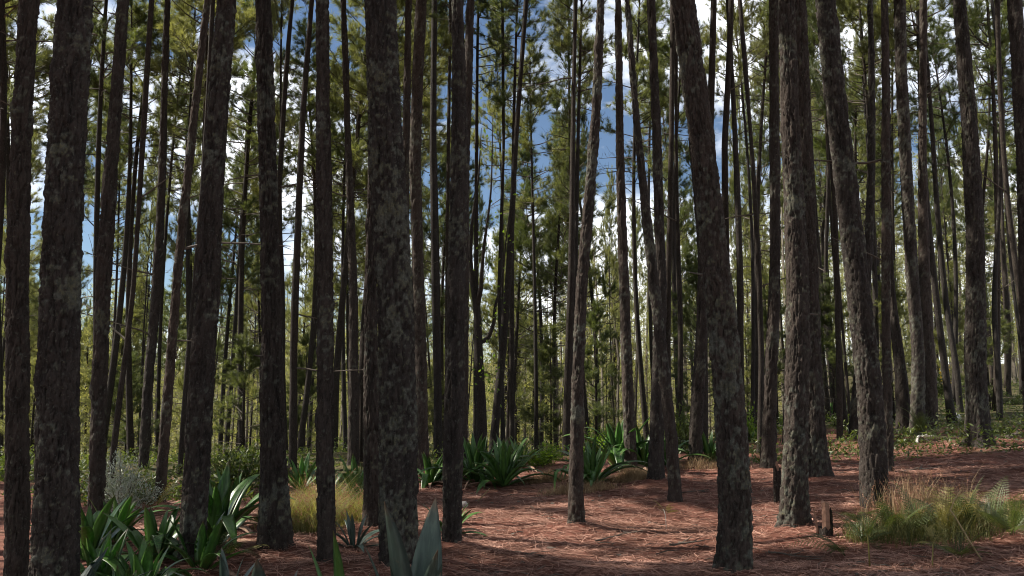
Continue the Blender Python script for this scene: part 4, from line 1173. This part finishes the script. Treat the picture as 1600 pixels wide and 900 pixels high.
bush('leafy_bush', gpt(1478, 622), B_GREEN[0], (1.2, 1.2, 1.2), 'taller bush behind the round one on the right bank', 'bush', 'green bushes', 8)
bush('leafy_bush', gpt(1585, 632), B_GREEN[2], (0.8, 0.8, 0.6), 'bush at the right edge on top of the bank', 'bush', 'green bushes', 9)
bush('leafy_bush', gpt(1550, 625), B_GREEN[0], (0.8, 0.8, 0.6), 'bush on the bank right of the broad trunk', 'bush', 'green bushes', 10)
bush('leafy_bush', gpt(1275, 640), B_GREEN[0], (1.3, 1.2, 1.1), 'bush in the gap right of the wide dark trunk', 'bush', 'green bushes', 11)
bush('leafy_bush', gpt(1325, 668), B_GREEN[2], (0.9, 0.9, 0.6), 'low bush in the gap before the leaning trunk by the ferns', 'bush', 'green bushes', 12)
bush('leafy_bush', gpt(1215, 668), B_GREEN[1], (0.8, 0.8, 0.7), 'light bush between the dark pine and the overlapping pair', 'bush', 'green bushes', 13)
bush('leafy_bush', gpt(1560, 680), B_GREEN[2], (0.7, 0.6, 0.35), 'low scrubby bush right of the broad trunk root flare', 'bush', 'green bushes', 14)
bush('yellow_sapling', gpt(1476, 612), bush_meshes(66, 1, 260, M_YELLOW, 0.16, 0.3), (0.5, 0.5, 1.6), 'small sapling with bright yellow leaves on the right bank', 'sapling')

# the crooked broadleaf tree behind the clearing edge
def crooked_tree():
    g = on_ground(755, 722); Y = g[1]
    root = link('crooked_tree', None, None, tuple(g))
    tag(root, 'crooked broadleaf tree with curving limbs behind the grey clearing-edge trunk', 'tree')
    def limb(name, pp, r0, r1):
        P = np.array([at_depth(a, b, Y + c) for a, b, c in pp]) - g
        t = np.linspace(0, len(P) - 1, len(P) * 5)
        P2 = np.stack([np.interp(t, np.arange(len(P)), P[:, k]) for k in range(3)], -1)
        for _ in range(3): P2[1:-1] = (P2[:-2] + 2 * P2[1:-1] + P2[2:]) / 4
        mb = MB(); mb.add(*tube_geo(P2, np.linspace(r0, r1, len(P2)), 10))
        link(name, mb.mesh(name, M_BARK_FAR, True), root)
        return P2 
    limb('trunk', [(753, 728, 0), (752, 640, 0), (748, 570, 0), (747, 520, 0), (745, 480, 0), (738, 440, 0), (734, 400, 0), (738, 340, 0), (748, 280, 0), (752, 200, 0)], 0.14, 0.008)
    a = limb('limb', [(749, 535, 0), (762, 530, .1), (772, 505, .1), (773, 480, .1), (785, 440, .1), (790, 380, .2), (800, 300, .2)], 0.06, 0.006)
    b = limb('limb', [(745, 478, 0), (752, 450, -.1), (754, 400, -.1), (768, 300, -.1), (770, 175, 0)], 0.07, 0.006)
    r = np.random.default_rng(8)
    P, D = [], []
    c0 = np.array(at_depth(758, 580, Y)) - g
    for k in range(130):
        p = c0 + r.normal(0, 1, 3) * np.array([0.16, 0.2, 0.42])
        P.append(p); D.append(unit(r.normal(0, 1, 3)))
    for L_ in (a, b):
        for k in range(60):
            P.append(L_[r.integers(len(L_) // 3, len(L_))] + r.normal(0, 0.22, 3)); D.append(unit(r.normal(0, 1, 3)))
    P, D = np.array(P), np.array(D)
    sd = np.cross(D, r.normal(size=D.shape)); sd /= np.linalg.norm(sd, axis=1)[:, None]
    ln = r.uniform(0.05, 0.10, (len(P), 1))
    v = np.stack([P, P + D * ln * .5 + sd * ln * .3, P + D * ln, P + D * ln * .5 - sd * ln * .3], 1).reshape(-1, 3)
    link('crown', new_mesh('crown', v, [np.arange(len(v)).reshape(-1, 4)], M_LIGHTLEAF), root)
crooked_tree()

# young pines in the understorey, with needles down to the ground
YOUNG = [(1090, 690, 24, 'young pine in the gap right of the warm brown pine'), (1210, 640, 27, 'young pine behind the dark pine left of the pair'), (1300, 600, 26, 'young pine between the wide dark trunk and leaning trunk'),
         (60, 0, 26, 'young pine behind the leftmost trunks'), (385, 0, 24, 'young pine right of the agave-clump trunk'), (650, 0, 30, 'young pine right of the thickest trunk far back'),
         (860, 0, 32, 'young pine far back left of the curved trunk'), (930, 0, 29, 'young pine far back right of the curved trunk'), (1540, 0, 30, 'young pine far back right of the broad right-bank trunk'), (1390, 0, 27, 'young pine behind the slim pine behind the ferns'),
         (480, 0, 31, 'young pine far back between the flaring and flaky trunks'), (1165, 0, 33, 'young pine far back right of the thick leaning trunk'), (205, 0, 28, 'young pine far back behind the silvery shrub'), (1490, 0, 34, 'young pine far back behind the pale thin bank pine')]
for k, (px, py, Y, lab) in enumerate(YOUNG):
    x = (px - 800) / FPX * Y
    L, bme, nme = CROWNS[(k * 4 + 2) % 9]
    root = link('young_pine', None, None, (x, Y, float(gz(x, Y)) - 0.1), (0, 0, k), (0.75, 0.75, random.uniform(0.5, 0.75)))
    tag(root, lab, 'young pine', 'young pines in the understorey')
    mb = MB(); mb.add(*tube_geo([[0, 0, 0], [0.02, 0, L * .5], [0, 0, L]], [0.07, 0.045, 0.012], 7))
    link('trunk', mb.mesh('trunk', M_BARK_FAR, True), root)
    link('branches', bme, root); link('crown', nme, root)

# ------------------------------------------------------------------ stumps, stones, fallen wood
def prism(outline, z0, z1, jag, seed, twist=0.0, taper=0.9):
    r = np.random.default_rng(seed)
    o = np.array(outline, float); n = len(o)
    rows = 6
    V = []
    for k in range(rows):
        f = k / (rows - 1)
        s = 1 - (1 - taper) * f
        ring = o * s * (1 + r.normal(0, 0.03, (n, 1)))
        zz = z0 + (z1 - z0) * f + (r.normal(0, jag, n) if k == rows - 1 else 0)
        V.append(np.column_stack([ring, np.broadcast_to(zz, n)]))
    V = np.concatenate(V + [[[0, 0, z1 - jag]]])
    i = np.arange(rows - 1)[:, None] * n; j = np.arange(n)[None, :]; k = (j + 1) % n
    q = np.stack([i + j, i + k, i + n + k, i + n + j], -1).reshape(-1, 4)
    t = np.stack([(rows - 1) * n + np.arange(n), (rows - 1) * n + (np.arange(n) + 1) % n, np.full(n, rows * n)], -1)
    return V, q, t

g = on_ground(1290, 845)
root = link('tree_stump', None, None, (g[0], g[1], g[2] - 0.01))
tag(root, 'small split reddish stump in the clearing beside the sunlit-based trunk', 'stump')
a = np.linspace(0, 6.283, 15)[:-1]
mb = MB(); mb.add(*prism(np.column_stack([np.cos(a) * 0.085 * (1 + 0.15 * np.sin(3 * a)), np.sin(a) * 0.075]), -0.05, 0.13, 0.02, 1, taper=0.85))
link('base', mb.mesh('base', M_BARK), root)
mb = MB(); mb.add(*prism([(-0.045, -0.02), (-0.01, -0.035), (0.035, -0.025), (0.05, 0.01), (0.02, 0.035), (-0.03, 0.03)], 0.08, 0.37, 0.012, 2, taper=0.82))
link('splinter', mb.mesh('splinter', M_WOOD), root, (0.005, -0.01, 0))
mb = MB(); mb.add(*prism([(-0.012, -0.012), (0.014, -0.008), (0.008, 0.012)], 0.05, 0.30, 0.01, 3, taper=0.5))
link('splinter', mb.mesh('splinter', M_WOOD), root, (-0.065, 0.0, 0.02), (0, -0.14, 0))
mb = MB(); mb.add(*prism([(-0.012, -0.02), (0.012, -0.02), (0.012, 0.02), (-0.012, 0.02)], 0.08, 0.31, 0.012, 4, taper=0.7))
link('splinter', mb.mesh('splinter', M_BARK), root, (0.062, 0.0, 0.0))

g = on_ground(1216, 787)
root = link('broken_snag', None, None, (g[0], g[1], g[2] - 0.02))
tag(root, 'thin broken snag standing left of the sunlit-based trunk', 'snag')
mb = MB(); mb.add(*prism(np.column_stack([np.cos(a) * 0.06, np.sin(a) * 0.05 * (1 + .2 * np.cos(2 * a))]), -0.05, 0.46, 0.03, 6, taper=0.8))
link('stem', mb.mesh('stem', M_BARK), root)
mb = MB(); mb.add(*prism([(-0.025, -0.015), (0.02, -0.02), (0.02, 0.02), (-0.02, 0.02)], 0.4, 0.54, 0.02, 7, taper=0.5))
link('splinter', mb.mesh('splinter', M_WOOD), root)

def rock(px, py, sx, sy, sz, seed, mat, name, label, cat):
    import bmesh
    bm = bmesh.new(); bmesh.ops.create_icosphere(bm, subdivisions=3, radius=1)
    for v in bm.verts:
        c = np.array(v.co)
        k = 0.75 + 0.5 * float(fbm(c[0] * 1.3, c[1] * 1.3, c[2] * 1.3, seed, 3))
        c = np.round(c * 2.2) / 2.2 * 0.35 + c * 0.65
        v.co = Vector(c * k * np.array([sx, sy, sz]))
    me = bpy.data.meshes.new(name); bm.to_mesh(me); bm.free(); me.materials.append(mat)
    p = on_ground(px, py)
    o = link(name, me, None, (p[0], p[1], p[2] + sz * 0.45), (0, 0, seed))
    tag(o, label, cat)

rock(725, 792, 0.055, 0.05, 0.055, 3, M_STONE, 'pale_stone', 'pale stone right of the grey clearing-edge trunk', 'stone')
rock(1491, 656, 0.20, 0.16, 0.15, 5, M_GREYWOOD, 'white_boulder', 'whitish mottled boulder on the bank left of the broad trunk', 'boulder')
rock(1176, 668, 0.14, 0.12, 0.10, 8, M_STONE, 'light_stone', 'light stone in the sun right of the thick leaning trunk', 'stone')

def fallen(px0, py0, px1, py1, r0, label, mat, seed, sag=0.0, name='fallen_branch'):
    p, q = on_ground(px0, py0), on_ground(px1, py1)
    r = np.random.default_rng(seed)
    n = 9
    P = []
    for k in range(n):
        f = k / (n - 1); c = p + (q - p) * f
        c[2] = float(gz(c[0], c[1])) + r0 * 1.5 + sag * math.sin(math.pi * f) + 0.012
        c[:2] += r.normal(0, 0.015, 2)
        P.append(c - p)
    mb = MB(); mb.add(*tube_geo(P, np.linspace(r0, r0 * .45, n), 6))
    for s in range(4):
        i = r.integers(2, n - 1); d = unit(unit(P[i] - P[i - 1]) + r.normal(0, .7, 3)); d[2] = abs(d[2]) * 0.4
        mb.add(*tube_geo([P[i], P[i] + d * .12, P[i] + d * .22], [r0 * .5, r0 * .4, r0 * .2], 4))
    tag(link(name, mb.mesh(name, mat), None, tuple(p)), label, 'branch')
fallen(1046, 856, 1095, 850, 0.012, 'thin fallen twig on the red litter left of the thick leaning trunk', M_TWIG, 1)
fallen(930, 848, 985, 836, 0.010, 'short fallen twig right of the sunlit curved trunk', M_TWIG, 2)
fallen(1430, 697, 1450, 693, 0.03, 'pale arched root on the bank below the knotted mossy pine', M_GREYWOOD, 3, 0.12, 'fallen_branch')
fallen(1575, 690, 1600, 684, 0.05, 'dark fallen branch lying at the right edge of the bank', M_TWIG, 4)
fallen(770, 862, 850, 872, 0.008, 'thin twig lying in the shade at the front of the clearing', M_TWIG, 5)
fallen(1200, 866, 1262, 876, 0.009, 'thin twig lying right of the thick leaning trunk', M_TWIG, 6)
fallen(1045, 775, 1110, 768, 0.010, 'thin twig behind the foot of the left-leaning slender pine', M_TWIG, 7)
fallen(1400, 742, 1470, 733, 0.014, 'thin branch lying on the bank above the ferny patch', M_TWIG, 8)

# loose needles lying on the floor
def litter():
    r = np.random.default_rng(55)
    n = 112000
    y = 4.8 + (20 - 4.8) * r.random(n) ** 1.5
    u = r.uniform(-0.45, 0.66, n); x = u * y
    keep = green_mask(x, y) < 0.5
    x, y = x[keep], y[keep]; n = len(x)
    z = gz(x, y) + 0.05 * (fbm(x * 1.6, y * 2.2, 0 * x, 3, 3) - 0.5) + 0.022 * (fbm(x * 7, y * 9, 0 * x, 5, 3) - 0.5)
    for (tx, ty) in TRUNK_XY:
        if ty < 20:
            d2 = (x - tx) ** 2 + (y - ty) ** 2
            z = z + 0.07 * np.exp(-d2 / 0.09) + 0.03 * np.exp(-d2 / 0.35)
    a = r.uniform(0, 6.28, n); ln = r.uniform(0.07, 0.12, n); tl = np.abs(r.normal(0, 0.16, n))
    d = np.stack([np.cos(a) * ln, np.sin(a) * ln, tl * ln], -1)
    c = np.stack([x, y, z + 0.006], -1)
    sd = np.stack([-np.sin(a), np.cos(a), r.normal(0, .5, n)], -1) * 0.0021
    v = np.stack([c - d - sd + np.array([0, 0, .004]), c - d + sd + np.array([0, 0, .004]), c + d + sd, c + d - sd], 1)
    v[:, :2, 2] = np.maximum(v[:, :2, 2], z[:, None] - 0.004)
    v = v.reshape(-1, 3)
    tag(link('pine_needle_litter', new_mesh('pine_needle_litter', v, [np.arange(len(v)).reshape(-1, 4)], M_LITTER)), 'loose reddish needles strewn over the forest floor', 'needle litter', kind='stuff')
litter()


def debris():
    """twigs and bark flakes lying about, too many and too small to count"""
    r = np.random.default_rng(66)
    mb = MB()
    n = 1500
    y = 5.0 + 15 * r.random(n) ** 1.4; x = r.uniform(-0.4, 0.64, n) * y
    z = gz(x, y) + 0.012
    for k in range(n):
        a = r.uniform(0, 6.28); ln = r.uniform(0.04, 0.22) * (1.6 if r.random() < 0.1 else 1)
        c = np.array([x[k], y[k], z[k]])
        d = np.array([math.cos(a), math.sin(a), r.uniform(-0.05, 0.12)])
        if r.random() < 0.7:
            r0 = r.uniform(0.0025, 0.006)
            mb.add(*tube_geo([c - d * ln / 2, c + np.array([0, 0, 0.01]) + r.normal(0, 0.006, 3), c + d * ln / 2], [r0, r0, r0 * 0.5], 4, False)[:2])
        else:
            w = r.uniform(0.012, 0.03); e = np.array([-d[1], d[0], 0]) * w
            f = d * w * 1.5; u = np.array([0, 0, 0.01])
            mb.add([c - f - e * .6, c - f + e * .5 + u, c + f * .8 + e + u, c + f - e * .7], [[0, 1, 2, 3]])
    tag(link('forest_debris', mb.mesh('forest_debris', M_TWIG)), 'scattered small twigs and bark flakes on the needle floor', 'debris', kind='stuff')
debris()
